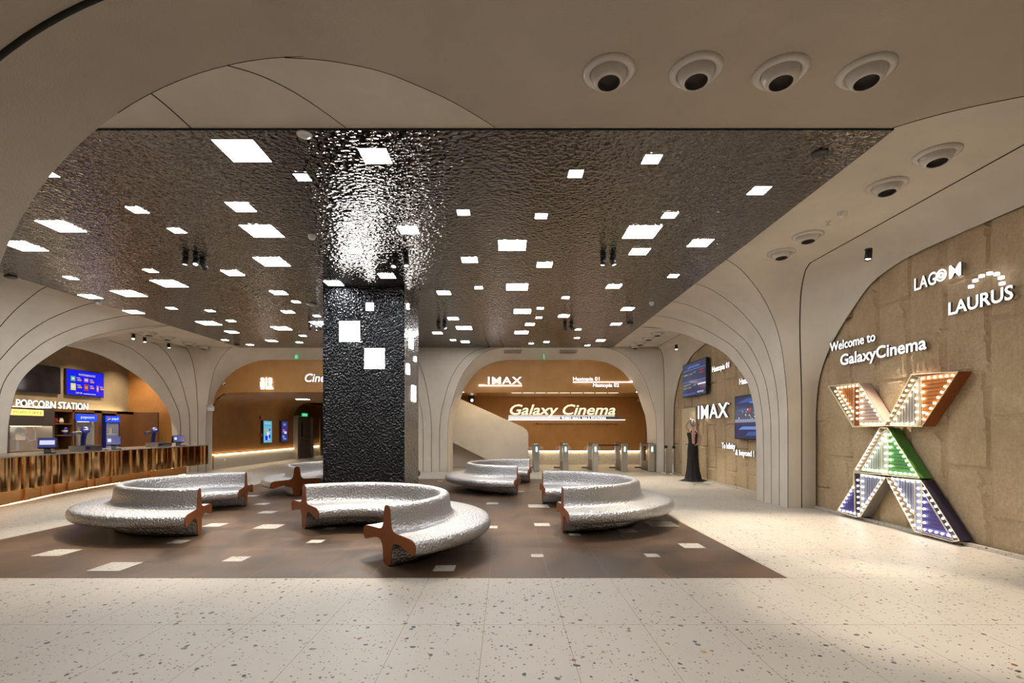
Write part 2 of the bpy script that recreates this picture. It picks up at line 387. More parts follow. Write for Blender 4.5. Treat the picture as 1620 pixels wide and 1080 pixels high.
# --- far corner pier between the right bay and the back arch
offs = [0, 0, .06, .17, .32, .50, .73, 1.02, 1.38, 1.70, 2.15]; zb = [0, 1.4, 2.1, 2.5, 3.0, 3.4, 3.75, 4.05, 4.27, 4.37, 4.43]
of_, zb_ = col(offs), col(zb); YB = 17.7
BR = [Vector((5.37 - o, YB, z)) for o, z in zip(of_, zb_)]
S2f = curve3(col([5.58, 5.58, 5.58, 5.58, 5.58, 5.57, 5.56, 5.55, 5.5, 5.45, 5.4]), col([17.5, 17.5, 17.5, 17.5, 17.5, 17.5, 17.5, 17.55, 17.62, 17.7, 17.75]), zb_)
O2f = curve3([5.9] * len(zb_), col([17.5, 17.5, 17.47, 17.4, 17.15, 16.85, 16.4, 15.7, 15.0, 14.6, 14.3]), col([0, 1.4, 2.1, 2.5, 2.95, 3.3, 3.55, 3.85, 3.98, 4.03, 4.04]))
m = MB(); m.grid(blend(BR, S2f, 6)); m.grid(blend(S2f, O2f, 10, ctrl(S2f, O2f, -.03)))
a = [Vector((5.4, y, 4.43)) for y in (17.75, 16, 14.5, 13, 11.5)]; b = [Vector((5.9, y, 4.035)) for y in (14.3, 14, 13.7, 13.4, 13.1)]
m.grid(blend(a, b, 8, ctrl(a, b, -.03))); struct(m.build('wall_right_corner', 'plaster_smooth'))
seam(S2f, .009); seam([Vector((5.4, 17.75, 4.43)), Vector((5.4, 13.3, 4.43))], .007); seam(BR, .004)
# --- back wall: two arches with deep soffits and a pier between them
BL = [Vector((-2.03 + o, YB, z)) for o, z in zip(of_, zb_)]
LR = [Vector((-3.4 - o, YB, z)) for o, z in zip(of_, zb_)]
LLo = col([0, 0, .03, .08, .15, .24, .36, .53, .72, .84, .95])
LL = [Vector((-10.6 + o, YB, z)) for o, z in zip(LLo, zb_)]
YF = 18.5
FR = [Vector((5.26 - o, YF, z * 4.08 / 4.43)) for o, z in zip(of_, zb_)]; FL = [Vector((-1.93 + o, YF, z * 4.08 / 4.43)) for o, z in zip(of_, zb_)]
F2R = [Vector((-3.5 - o, YF, z * 4.08 / 4.43)) for o, z in zip(of_, zb_)]
F2Lo, F2Lz = col([0, 0, .01, .03, .12, .32, .62, 1.0, 1.45, 1.8, 2.1]), col([0, 1.3, 1.95, 2.35, 2.8, 3.15, 3.5, 3.78, 3.97, 4.05, 4.08])
F2L = [Vector((-10.85 + o, YF, z)) for o, z in zip(F2Lo, F2Lz)]
def soffit(A, B):
    c = [(p + q) / 2 + Vector((0, -.12, .0)) + Vector((0, 0, .12 * min(1, max(0, p.z - 2) / 2.4))) for p, q in zip(A, B)]
    return blend(A, B, 8, c)
m = MB()
m.grid(soffit(BL + BR[::-1], FL + FR[::-1])); m.grid(soffit(LL + LR[::-1], F2L + F2R[::-1]))
m.grid(blend(LR, BL, 6))
struct(m.build('wall_back_arcade', 'plaster_smooth'))
seam(BL, .004); seam(LR, .004); seam(LL, .005)
for i in (1, 2, 3):                                         # lines on the back pier
    x = -2.03 - .29 * i
    if i < 3: seam([Vector((x + (o * .9 if i == 1 else o * .0) - (o * .55 if i == 2 else 0), YB - .005, z)) for o, z in zip(of_, zb_)], .006)
    else: seam([Vector((x - o * .8, YB - .005, z)) for o, z in zip(of_, zb_)], .006)
# copper fascias closing the arches, open below
def fascia(name, A, B, z0, fillet=None):
    pts = [p for p in A if p.z > z0 - (.5 if fillet else 0)] + [p for p in B[::-1] if p.z > z0]
    xa = pts[0].x; xb = pts[-1].x
    lo = [(xb, z0)] + ([(xa, z0)] if not fillet else [(xa + fillet * 1.6, z0), (xa + fillet * .8, z0 - .06), (xa + fillet * .3, z0 - .22), (xa + .02, z0 - .42)])
    poly = [(p.x, p.z) for p in pts] + lo
    mm = MB(); mm.prism(poly, YF, YF + .12, lambda u, v, t: (u, t, v)); return struct(mm.build(name, 'copper_wall'))
fascia('wall_back_fascia_right', FL, FR, 2.87); fascia('wall_back_fascia_left', F2L, F2R, 2.885, .42)
# right arch: passage with a copper back wall over a lit terrazzo dado
m = MB(); m.box((1.9, 21.5, 2.0), (8.4, .2, 2.8)); m.box((1.9, 20.08, 3.06), (8.4, 2.9, .3)); struct(m.build('wall_back_passage', 'copper_wall'))
m = MB(); m.box((1.9, 21.62, .3), (8.4, .3, .6)); struct(m.build('wall_back_dado', 'terrazzo_plain'))
m = MB(); m.box((1.9, 21.43, .592), (8.2, .04, .007)); struct(m.build('trim_led_back', 'led_warm'))
m = MB(); m.prism([(5.30, 18.45), (5.52, 18.45), (6.3, 21.5), (6.02, 21.5)], 0, 2.9, lambda u, v, t: (u, v, t)); struct(m.build('wall_back_reveal', 'copper_reveal'))
m = MB()  # row of soft warm emissive dashes along the fascia's lower edge
for i in range(9): m.box((.42 + i * .45, 18.56, 2.862), (.36 + .05 * (i % 2), .05, .016))
struct(m.build('trim_fascia_dashes', 'glow_soft'))
m = MB(); m.box((1.8, 18.70, 2.902), (7.0, .1, .008)); struct(m.build('trim_hidden_fill', 'led_warm'))  # hidden glowing strip, added to brighten the passage wall
# beige stair parapet under the right arch
poly = [(-2.25, 2.93), (-2.05, 2.83), (.70, 1.60), (.84, 1.48), (.90, 1.34), (.90, 0), (-.35, 0), (-.62, .30), (-2.25, 1.12)]
m = MB(); m.prism(poly, 19.3, 19.5, lambda u, v, t: (u, t, v)); m.box((-1.35, 20.0, .7), (1.8, .1, 1.4)); m.box((-2.2, 19.2, 1.5), (.12, 1.6, 3)); struct(m.build('wall_stair_parapet', 'plaster_smooth'))
# left arch: corridor
XW = -10.86
def wall_strip(y0, y1, name):
    mm = MB(); prof = [(XW + .85 * (1 - math.cos(t * math.pi / 2)), 2.0 + .9 * math.sin(t * math.pi / 2)) for t in (i / 8 for i in range(0, 9))]
    mm.grid([[Vector((x, y, z)) for y in (y0, y1)] for x, z in prof], smooth=True)
    return struct(mm.build(name, 'copper_dark'))
m = MB(); m.box((XW - .05, 22.05, 1.285), (.1, 7.1, 1.43)); struct(m.build('wall_corridor_panel', 'copper_dark'))
wall_strip(18.5, 25.6, 'wall_corridor_left')
m = MB(); m.box((XW - .1, 22.0, .3), (.2, 7.4, .6)); m.box((XW - .1, 29.4, .3), (.2, 3.4, .6)); struct(m.build('wall_corridor_dado', 'terrazzo_plain'))
m = MB(); m.box((XW + .03, 22.05, .558), (.03, 7.1, .007)); m.box((XW + .03, 29.5, .558), (.03, 3, .007)); struct(m.build('trim_led_corridor', 'led_warm'))
m = MB(); m.box((XW - .1, 26.7, 2.6), (.2, 2.3, .84)); m.box((XW - .1, 29.3, 1.75), (.2, 3.2, 2.3)); m.box((-7, 31, 1.5), (8, .2, 3)); struct(m.build('wall_corridor_end', 'copper_dark'))
m = MB(); m.box((-6.6, 24.87, 2.94), (8.0, 12.46, .1)); m.box((-9.9, 28.4, 2.94), (2.0, 5.6, .1)); m.box((-11.3, 18.56, 2.2), (.9, .1, 4.4)); struct(m.build('ceiling_corridor', 'copper_dark'))
m = MB(); m.box((-2.9, 25, 1.5), (.9, 12.8, 3)); struct(m.build('wall_corridor_right', 'copper_dark'))
# --- left side
LP = smooth_curve([(-10.9, 0, 0), (-10.9, 1.4, 0), (-10.9, 2.03, 0), (-10.9, 2.5, 0), (-10.89, 2.89, 0), (-10.82, 3.3, 0), (-10.7, 3.62, 0), (-10.42, 4.0, 0), (-10.0, 4.3, 0), (-9.7, 4.41, 0), (-9.41, 4.43, 0)], 4)
lx, lz = [p.x for p in LP], [p.y for p in LP]
L0 = curve3(lx, col([9.75, 9.75, 9.77, 9.82, 9.9, 9.95, 9.95, 9.8, 9.5, 9.25, 9.0]), lz)
L4 = curve3(lx, col([10.92, 10.95, 11.05, 11.2, 11.5, 11.95, 12.35, 13.0, 13.7, 14.0, 14.1]), lz)
zl = [0, 1.4, 1.9, 2.2, 2.5, 2.8, 3.1, 3.35, 3.6, 3.72, 3.77]
OLn = curve3([-11.9] * len(lx), col([10.9, 10.9, 10.95, 11.05, 11.2, 11.4, 11.7, 12.1, 12.6, 13, 13.4]), col(zl))
OLf = curve3([-11.9] * len(lx), col([17.84, 17.84, 17.75, 17.6, 17.3, 16.95, 16.45, 15.85, 15.05, 14.4, 13.4]), col(zl))
SLf = curve3(col([-10.9, -10.9, -10.9, -10.92, -10.95, -11.0, -11.06, -11.14, -11.24, -11.3, -11.36]), [17.72] * len(lx), zb_)
m = MB(); m.grid(blend(L0, L4, 12)); m.grid(blend(L4, OLn, 6)); m.grid(blend(LL, SLf, 6)); m.grid(blend(SLf, OLf, 10, ctrl(SLf, OLf, .03)))
a = [Vector((-11.36, y, 4.43)) for y in (17.72, 16, 14.5, 13, 11.5)]; b = [Vector((-11.9, 13.4 - .02 * i, 3.77)) for i in range(5)]
m.grid(blend(a, b, 8, ctrl(a, b, .03)))
m.poly([(-10.9, 9.75, 0), (-12, 9.75, 0), (-12, 9.75, 4.4), (-10.4, 9.75, 4.4), (-10.9, 9.75, 3)])
struct(m.build('wall_left_pier', 'plaster_smooth'))
for i in (1, 2, 3): seam(lerp_c(L0, L4, i / 4), .008)
seam(L4, .004); seam(SLf, .009)
for t in (.3, .65): seam([p + Vector((0, -.02, 0)) for p in blend(SLf, OLf, 20, ctrl(SLf, OLf, .03))[int(t * 20)]], .007)
seam([Vector((-11.36, 17.72, 4.43)), Vector((-11.36, 12.6, 4.43))], .007)
# niche behind the counter: concrete back wall, copper end wall, ceiling
m = MB(); m.box((-13.6, 13.5, 2.1), (.2, 9.2, 4.2)); struct(m.build('wall_popcorn_back', 'concrete'))
m = MB(); m.box((-12.8, 18.0, 2.1), (1.8, .2, 4.2)); struct(m.build('wall_popcorn_end', 'copper_dark'))
m = MB(); m.box((-12.8, 13.5, 4.15), (1.8, 9.2, .1)); m.box((-11.95, 13.4, 4.1), (.1, 9, .66)); m.box((-12.9, 8.9, 2.1), (2.2, .1, 4.2)); struct(m.build('ceiling_popcorn', 'plaster_smooth'))
m = MB(); m.box((-13.40, 15.0, 2.119), (.06, 5.2, .012)); struct(m.build('trim_led_popcorn', 'led_warm'))
# --- vault over the viewer's left, with its arched edge
vp = [(-1.6 - 2.55 * math.sin(t * math.pi / 2), 2.0 + 2.43 * math.cos(t * math.pi / 2)) for t in (i / 28 for i in range(29))] + [(-4.15, 1), (-4.15, 0)]
m = MB(); YV = 3.97
m.grid([[Vector((x, y, z)) for y in (-4, 0, 2, 3.1, YV)] for x, z in vp])
m.poly([(x, YV, z) for x, z in vp] + [(-4.5, YV, 0), (-4.5, YV, 4.43)])
m.box((-8.2, YV - .05, 2.2), (7.4, .1, 4.4))
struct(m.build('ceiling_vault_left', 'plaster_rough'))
seam([Vector((x, 3.2, z)) for x, z in vp], .022); seam([Vector((x, YV - .004, z)) for x, z in vp[:12]], .003)
# ceiling seams near the viewer
def zs(pts): return smooth_curve([on_z(x, y, ZC - .001) for x, y in pts], 5)
seam(zs([(450, 91), (520, 96), (600, 112), (660, 135), (720, 163), (783, 201)]), .004)
seam(zs([(233, 143), (262, 166), (302, 202)]), .006); seam(zs([(350, 101), (405, 117), (455, 140), (500, 168), (547, 202)]), .004)
seam(zs([(1412, 202), (1470, 185), (1540, 168), (1640, 148)]), .006)
front = [(-1.74, 3.97), (-1.74, -4), (5.42, -4), (5.42, on_z(1640, 148, ZC).y)] + [(p.x, p.y) for p in zs([(1412, 202), (1470, 185), (1540, 168), (1640, 148)])[::-1] if p.x < 5.4]
front += [(p.x, p.y) for p in zs([(450, 91), (520, 96), (600, 112), (660, 135), (720, 163), (783, 201)])[::-1] if p.x > -1.58]
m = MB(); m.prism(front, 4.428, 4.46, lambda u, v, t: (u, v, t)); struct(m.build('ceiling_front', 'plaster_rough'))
# outer shell so that the room is closed
m = MB()
m.box((.9, -4.05, 2.2), (10.2, .1, 4.5)); m.box((-11.97, 6.9, 2.2), (.1, 5.9, 4.5)); struct(m.build('wall_front', 'plaster_grey'))

# --- right wall: sandstone slabs, .61 m wide and 1.22 m high, with cleft edges
def stone_wall():
    X, Y0, Y1, Z1 = 5.965, -2.5, 17.75, 4.06
    dy, dz = .0305, .035
    ny, nz = int((Y1 - Y0) / dy), int(Z1 / dz)
    vs = []; 
    for i in range(ny + 1):
        y = Y0 + (Y1 - Y0) * i / ny
        k = math.floor((y - 6.12) / .61); fy = (y - 6.12) / .61 - k           # fy 0 at the near (small Y) joint
        for j in range(nz + 1):
            z = Z1 * j / nz
            zo = (z - (.39 if k % 2 else 1.0)) / 1.22; kz = math.floor(zo); fz = zo - kz
            h = noise.noise((y * 1.2, z * 1.2, k * 3.7 + kz)) * .012 + noise.noise((k * 9.1, kz * 5.3, 1.0)) * .012
            h += noise.fractal((y * 5, z * 5, k + kz * 2.0), .6, 2.0, 4) * .006
            edge = min(fy, 1 - fy) * .61; ez = min(fz, 1 - fz) * 1.22
            ck = noise.noise((k * 7.7, kz * 3.1, 2.0))
            if ck > -.25:                                                     # cleft along the joint: broad at the top, tapering below
                wd = (.03 + .13 * fz ** 1.5) * (.7 + .9 * abs(noise.noise((k * 2.3, z * 6, kz * 4.0))))
                u = fy * .61
                if u < wd: h -= .05 * (.35 + .65 * (1 - u / wd))
            if edge < dy * .6 or ez < dz * .5: h -= .022
            vs.append((X - .02 - h, y, z))
    mm = MB(); fs = [(i * (nz + 1) + j, (i + 1) * (nz + 1) + j, (i + 1) * (nz + 1) + j + 1, i * (nz + 1) + j + 1) for i in range(ny) for j in range(nz)]
    mm.add(vs, fs, 0, False); mm.box((6.1, 7.6, 2.03), (.2, 20.3, 4.06))
    return struct(mm.build('wall_right', 'sandstone'))
stone_wall()
m = MB(); m.box((5.86, 3.5, .02), (.05, 12, .05)); m.box((5.86, 13.05, .02), (.05, 4.7, .05)); struct(m.build('baseboard_right', 'terrazzo_plain'))

# --- black hammered column
m = MB(); CXa, CXb, CYa, CYb = -3.755, -2.073, 10.3, 11.95
m.box(((CXa + CXb) / 2, (CYa + CYb) / 2, 2.205), (CXb - CXa, CYb - CYa, 4.41)); struct(m.build('pillar', 'mirror_column'))

# ------------------------------------------------------------------ square light panels in the mirrored ceiling
K = 540 / 1576
P1 = [(1121, 144, 182), (1397, 265, 62), (218, 247, 52), (634, 416, 65), (1113, 401, 98), (817, 510, 57), (284, 491, 128), (1211, 513, 143), (108, 582, 122), (1256, 654, 120), (696, 696, 45),
      (1075, 706, 75), (327, 729, 42), (782, 755, 115), (597, 801, 125), (418, 815, 65), (1287, 797, 62), (1367, 839, 32), (617, 886, 60), (792, 869, 35), (971, 881, 33), (1331, 886, 48), (1463, 904, 28),
      (1475, 938, 70), (1067, 927, 32), (965, 938, 88), (1300, 961, 70), (1070, 978, 46), (1398, 995, 28), (1038, 1015, 25), (1255, 1019, 40), (1382, 1026, 27), (1154, 1037, 25)]
P2 = [(333, 167, 125), (1257, 248, 65), (739, 427, 56), (1098, 443, 55), (486, 508, 86), (243, 607, 40), (964, 579, 126), (767, 646, 72), (1113, 668, 70), (385, 719, 70), (140, 753, 72), (1433, 768, 63), (809, 774, 37),
      (987, 771, 98), (649, 798, 60), (1210, 820, 32), (1094, 869, 30), (1011, 883, 78), (1497, 872, 52), (1202, 904, 48), (691, 916, 48), (1087, 912, 28), (1046, 943, 42), (742, 960, 70), (619, 983, 42), (1007, 980, 62),
      (1443, 942, 45), (1269, 967, 25), (691, 1015, 25), (747, 1023, 38), (1052, 1031, 22), (1122, 1024, 25), (1263, 1006, 22), (1373, 1017, 38), (1311, 1040, 22)]
P3 = [(208, 181, 77), (703, 326, 77), (290, 440, 62), (161, 517, 150), (431, 568, 92), (151, 607, 82), (307, 720, 43)]
LIGHTS = [(x * K + ox, y * K + 190, w_ * K) for L, ox in ((P1, 0), (P2, 480), (P3, 960)) for x, y, w_ in L]
LIGHTS.sort(key=lambda q: -on_z(q[0], q[1], 4.39).y * -1)
m = MB(); m.box((0, 0, .01), (1, 1, .02), 0); m.box((0, 0, .0165), (1.02, 1.02, .02), 1)
me_panel = m.build('square_ceiling_light', ['panel', 'white']); base = me_panel
rows = []
for x, y, w_ in LIGHTS:
    p = on_z(x, y, 4.4095)
    if rows and p.y - rows[-1][0].y < (.45 if p.y < 9 else .7): rows[-1][1].append((p, w_ * p.y / F))
    else: rows.append((p, [(p, w_ * p.y / F)]))
ORD = ['first', 'second', 'third', 'fourth', 'fifth', 'sixth', 'seventh', 'eighth', 'ninth', 'tenth', 'eleventh', 'twelfth', 'thirteenth', 'fourteenth', 'fifteenth', 'sixteenth', 'seventeenth', 'eighteenth', 'nineteenth', 'twentieth']
first = True
for ri, (_, L) in enumerate(rows):
    L.sort(key=lambda q: q[0].x)
    for i, (p, s) in enumerate(L):
        o = base if first else base.copy()
        if not first: COL.objects.link(o)
        first = False
        o.location = p; s = max(.16, min(.47, s)); o.scale = (s, s, 1)
        size = 'small' if s < .215 else ('large' if s > .34 else 'medium')
        tag(o, '%s square light panel, %s from left in %s row from front of mirrored ceiling' % (size, ORD[i], ORD[ri]), 'light panel', 'square light panels in the mirrored ceiling')
# square panels on the column
def col_light(name_label, a, b, side):
    mm = MB()
    if side == 'f':
        p, q = on_y(a[0], a[1], CYa), on_y(b[0], b[1], CYa); c = (p + q) / 2
        mm.box((0, 0, 0), (q.x - p.x, .004, p.z - q.z)); loc = (c.x, CYa, c.z)
    else:
        p, q = on_x(a[0], a[1], CXb), on_x(b[0], b[1], CXb); c = (p + q) / 2; hh = abs(p.z - q.z) * .93
        mm.box((0, 0, 0), (.004, hh, hh)); loc = (CXb, c.y, c.z)
    o = mm.build('square_wall_light', 'panel'); o.location = loc
    tag(o, name_label, 'light panel', 'square light panels on the column')
def c6(x, y): return (490 + x / 3, 420 + y / 3)
for lb, a, b, s in (('small square light panel, highest on the front face of the black column', (267, 178), (303, 214), 'f'),
    ('large square light panel on column front, upper left of the big pair', (141, 264), (238, 361), 'f'), ('large square light panel on column front, lower right of the big pair', (260, 393), (355, 488), 'f'),
    ('narrow looking light panel, topmost on the right side of the column', (465, 175), (475, 213), 's'), ('tall looking light panel second from top on column right side', (477, 308), (494, 402), 's'),
    ('tiny light panel near the far edge of column right side', (500, 428), (508, 458), 's'), ('light panel by the near edge of column right side', (465, 462), (476, 520), 's'),
    ('light panel lowest on the right side of the column', (488, 563), (506, 650), 's')):
    col_light(lb, c6(*a), c6(*b), s)

# ------------------------------------------------------------------ curved benches: a cross shaped section swept round a half ring
BP = [(0, .655), (.035, .648), (.062, .62), (.075, .55), (.088, .46), (.115, .405), (.17, .378), (.27, .372), (.42, .368), (.52, .362), (.575, .345), (.602, .30), (.60, .245), (.575, .21), (.53, .205), (.42, .232), (.28, .262), (.18, .262), (.13, .225), (.105, .16), (.095, .07), (.075, .02), (.04, .004)]
BP = [(-r, z) for r, z in BP[::-1]][:-1] + BP
BP = [(p.x, p.y) for p in smooth_curve([(r, z, 0) for r, z in BP + [BP[0]]], 3)][:-1]
def bench(label, cx, cy, Rr, a0, a1):
    t = thing('curved_bench', label, 'bench', (cx, cy, .005), 'curved benches around the column')
    n = 96; cs = []
    for i in range(n + 1):
        a = R(a0 + (a1 - a0) * i / n)
        cs.append([Vector(((Rr + r) * math.cos(a), (Rr + r) * math.sin(a), z)) for r, z in BP + [BP[0]]])
    s = MB(); s.grid(cs); s.build('shell', 'silver', t, world=False)
    for a, sg in ((a0, -1), (a1, 1)):
        e = MB(); q = R(a); tx, ty = -math.sin(q) * sg * (1 if a1 > a0 else -1), math.cos(q) * sg * (1 if a1 > a0 else -1)
        e.prism([(r * .985, .004 + z * .99) for r, z in BP], .0, .008, lambda u, v, d: ((Rr + u) * math.cos(q) + tx * d, (Rr + u) * math.sin(q) + ty * d, v))
        e.build('end_panel', 'bronze_end', t, world=False)
    return t
bench('silver curved bench nearest the popcorn counter, opening to the right', -4.66, 8.32, 1.40, 105, 286)
bench('silver curved bench in front of the black column with large brown end facing forward', -2.13, 6.42, 1.34, -50, 130)
bench('silver curved bench at right, opening left, nearest the large bulb lit letter', .78, 8.6, 1.42, -88, 91)
bench('silver curved bench farthest back, before the stair parapet', .50, 12.8, 1.42, 82, 261)
bench('silver curved bench half hidden behind the black column', -3.70, 12.25, 1.46, 49, 230)

# ------------------------------------------------------------------ ceiling fixtures
def nozzle_proto():
    t = thing('air_nozzle', 'x', 'air vent', (0, 0, ZC))
    f = MB(); f.lathe([(.215, 0), (.215, -.012), (.19, -.03), (.165, -.032), (.15, -.018), (.145, .0)], 0, 40); f.build('flange', 'vent_white', t, world=False)
    Mx = Matrix.Translation((0, -.0, -.005)) @ Matrix.Rotation(R(-5), 4, 'X')
    b = MB(); b.lathe([(.148, .0), (.146, -.03), (.134, -.062), (.115, -.088), (.098, -.1), (.09, -.098), (.088, -.085)], 0, 40, Mx)
    ball = b.build('nozzle', 'vent_white', t, world=False)
    d = MB(); d.lathe([(.09, -.097), (.08, -.05), (.06, -.035), (.001, -.033)], 0, 32, Mx); d.build('throat', 'duct_dark', ball, world=False)
    return t
NZ = [((963, 117), 'round white air nozzle, first from left of the four above the viewer'), ((1101, 115), 'round white air nozzle, second from left of the four above the viewer'),
      ((1235, 117), 'round white air nozzle, third from left of the four above the viewer'), ((1370, 116), 'round white air nozzle, rightmost of the four above the viewer'),
      ((1482, 246), 'round white air nozzle beside ceiling edge, largest of the right hand four'), ((1403, 295), 'round white air nozzle, second largest of the right hand four beside mirrored ceiling'),
      ((1278, 374), 'round white air nozzle, third largest of the right hand four beside mirrored ceiling'), ((1236, 401), 'round white air nozzle just before the arched pier'),
      ((1040, 527), 'round air nozzle over the far right bay, nearest of four'), ((1026, 534), 'round air nozzle over far right bay, second nearest'),
      ((1012.5, 542), 'round air nozzle over far right bay, second from corner'), ((1005, 547.5), 'round air nozzle over far right bay, tight by ceiling corner'),
      ((236, 526.7), 'round air nozzle above popcorn counter, first of a row of four'), ((265, 533.6), 'round air nozzle above popcorn counter, second of a row of four'),
      ((299, 542.5), 'round air nozzle above popcorn counter, third of a row of four'), ((322, 548.5), 'round air nozzle above popcorn counter, last of four near corner')]
pn = nozzle_proto()
for i, ((x, y), lb) in enumerate(NZ):
    p = on_z(x, y, ZC - .02); p.z = ZC - .002
    if i == 0: pn.location = p; pn['label'] = lb; pn['group'] = 'ball jet air nozzles'; pn.rotation_euler = (0, 0, R(-8))
    else: dup(pn, p, lb, 'ball jet air nozzles', R(-8 - (i % 4) * 4 if i < 4 else -14))
def spot(label, px, py, aim, z=4.41, energy=0, blend_=.6, ang=50, group=None, on=True, L=.13, X=None):
    p = on_z(px, py, z - .13); p.z = z
    if X: p = on_x(px, py, X); p.z += .09
    t = thing('spotlight', label, 'spotlight', p, group)
    a = (Vector(aim) - p).normalized()
    mm = MB(); mm.lathe([(.05, 0), (.05, -.02), (.015, -.025), (.012, -.07)], 0, 16, cap0=True); mm.build('mount', 'black', t, world=False)
    q = a.to_track_quat('-Z', 'Y').to_matrix().to_4x4()
    Mx = Matrix.Translation((0, 0, -.09)) @ q
    h = MB(); h.lathe([(.02, L * .6), (.046, L * .5), (.048, -L * .6), (.040, -L * .6), (.038, -L * .45)], 0, 18, Mx, cap0=True); hd = h.build('lamp_head', 'black', t, world=False)
    l = MB(); l.lathe([(.0385, -L * .47), (.001, -L * .46)], 0, 18, Mx); l.build('lens', 'spot_lens' if on else 'black_gloss', hd, world=False)
    if energy:
        ld = bpy.data.lights.new('spot_beam', 'SPOT'); ld.energy = energy; ld.spot_size = R(ang); ld.spot_blend = blend_; ld.color = (1, .86, .66); ld.shadow_soft_size = .03
        lo = bpy.data.objects.new('spot_beam', ld); COL.objects.link(lo); lo.parent = t; lo.rotation_euler = a.to_track_quat('-Z', 'Y').to_euler(); lo.location = Vector((0, 0, -.09)) + a * (L * .62)
    return t
def cp(x, y, ox): return (x * K + ox, y * K + 190)
G = 'black spotlights on the mirrored ceiling'
E = 600
spot('black spotlight over left bench, left one of the cluster', *cp(857, 660, 0), (-5.6, 7.6, 0), energy=E, group=G)
spot('black spotlight over left bench, middle one of the cluster', *cp(905, 662, 0), (-4.6, 6.4, 0), energy=E, group=G)
spot('black spotlight over left bench, right one of the cluster facing away', *cp(938, 678, 0), (-4, 12, 0), group=G, on=False)
spot('lit spotlight on mirrored ceiling close to column front, left one', *cp(420, 672, 480), (-2.4, 6.6, 0), energy=E, group=G)
spot('lit spotlight on mirrored ceiling close to column front, right one', *cp(474, 668, 480), (-1.0, 6.9, 0), energy=E, group=G)
spot('black spotlight over right bench, left of the pair', *cp(1383, 662, 480), (1.2, 8.2, 0), energy=E, group=G)
spot('black spotlight over right bench, right of the pair', *cp(1430, 662, 480), (2.9, 7.6, 0), energy=E, group=G)
spot('black spotlight right of column at back, left of the pair', *cp(624, 958, 480), (-.5, 13.2, 0), group=G, on=False)
spot('lit spotlight right of column at back, right of the pair', *cp(652, 958, 480), (.4, 12.5, 0), energy=E * .7, group=G)
spot('lit spotlight before the fare gates, left of the pair', *cp(1208, 962, 480), (3.0, 15.5, 0), energy=E * .7, group=G)
spot('black spotlight before the fare gates, right of the pair', *cp(1238, 962, 480), (4.4, 13.2, 0), energy=E * .7, group=G)
spot('black spotlight behind column at left, left of the trio', *cp(1432, 962, 0), (-6, 15, 0), group=G, on=False)
spot('lit spotlight behind column at left, middle of the trio', *cp(1462, 965, 0), (-5.2, 13.5, 0), energy=E * .7, group=G)
spot('black spotlight behind column at left, right of the trio', *cp(1477, 962, 0), (-3, 15, 0), group=G, on=False)
G = 'black spotlights on the plaster ceiling'
spot('small black spotlight above the large bulb lit letter', 1374, 403, (4.7, 7.0, 0), 4.42, energy=E * 1.4, group=G, ang=60, X=5.5)
spot('small black spotlight above the departure style screen', 1070, 549.5, (5.0, 14.5, 0), 4.42, energy=E * .8, group=G, X=5.5)
spot('small black spotlight over popcorn counter, leftmost of three', 211, 535.5, (-9.7, 12.2, 0.3), 4.42, energy=E * .6, group=G)
spot('small black spotlight over popcorn counter, middle of three', 229, 540, (-10.2, 14.3, 0.3), 4.42, energy=E * .6, group=G)
spot('small black spotlight over popcorn counter, rightmost of three', 267, 549, (-10.0, 16.0, 0.3), 4.42, energy=E * .5, group=G)
# unseen spotlight added above the frame to brighten the floor and stone wall
t = spot('unseen black spotlight added on plaster ceiling above the frame, brightening the floor', 1700, 100, (3.5, 4.2, 0), 4.42, energy=E * 1.0, group=G, ang=42)
def dome(name, label, cat, px, py, r, h, ma, z=4.41, ring=None):
    p = on_z(px, py, z - h * .5); p.z = z
    t = thing(name, label, cat, p)
    a = MB(); a.lathe([(r, 0), (r, -h * .45), (r * .92, -h * .55)], 0, 24); a.build('base', ma if ring is None else ring, t, world=False)
    b = MB(); b.lathe([(r * .9, -h * .5), (r * .8, -h * .8), (r * .45, -h), (.001, -h)], 0, 24); b.build('cover', ma, t, world=False); return t
dome('smoke_detector', 'white smoke detector left of column on mirrored ceiling', 'smoke detector', *cp(1440, 541, 0), .055, .07, 'white')
dome('ceiling_speaker', 'round grilled ceiling speaker at front edge of mirrored ceiling', 'speaker', *cp(1405, 70, 0), .075, .02, 'steel')
dome('ceiling_speaker', 'dark round ceiling speaker in the right front corner of mirrored ceiling', 'speaker', *cp(985, 157, 960), .085, .02, 'black')
dome('ceiling_speaker', 'dark round ceiling speaker on mirrored ceiling near popcorn arch', 'speaker', *cp(50, 726, 0), .1, .05, 'steel_dark', ring='black')
dome('ceiling_light', 'round white flush light on mirrored ceiling left of the column', 'ceiling light', *cp(1438, 852, 0), .12, .03, 'white')
dome('smoke_detector', 'white smoke detector over the counter edge of mirrored ceiling', 'smoke detector', *cp(455, 847, 0), .06, .06, 'white')
dome('ceiling_speaker', 'dark round speaker by the far left corner of mirrored ceiling', 'speaker', *cp(1093, 1038, 0), .1, .03, 'black')
dome('ceiling_speaker', 'dark round dome by the far right corner of mirrored ceiling', 'speaker', *cp(1505, 942, 480), .1, .06, 'steel_dark', ring='black')
dome('smoke_detector', 'white smoke detector on mirrored ceiling near the right arch', 'smoke detector', *cp(207, 848, 960), .055, .08, 'white')
dome('smoke_detector', 'white smoke detector on plaster between the right hand air nozzles', 'smoke detector', 1332.5, 340, .06, .07, 'white', ZC)
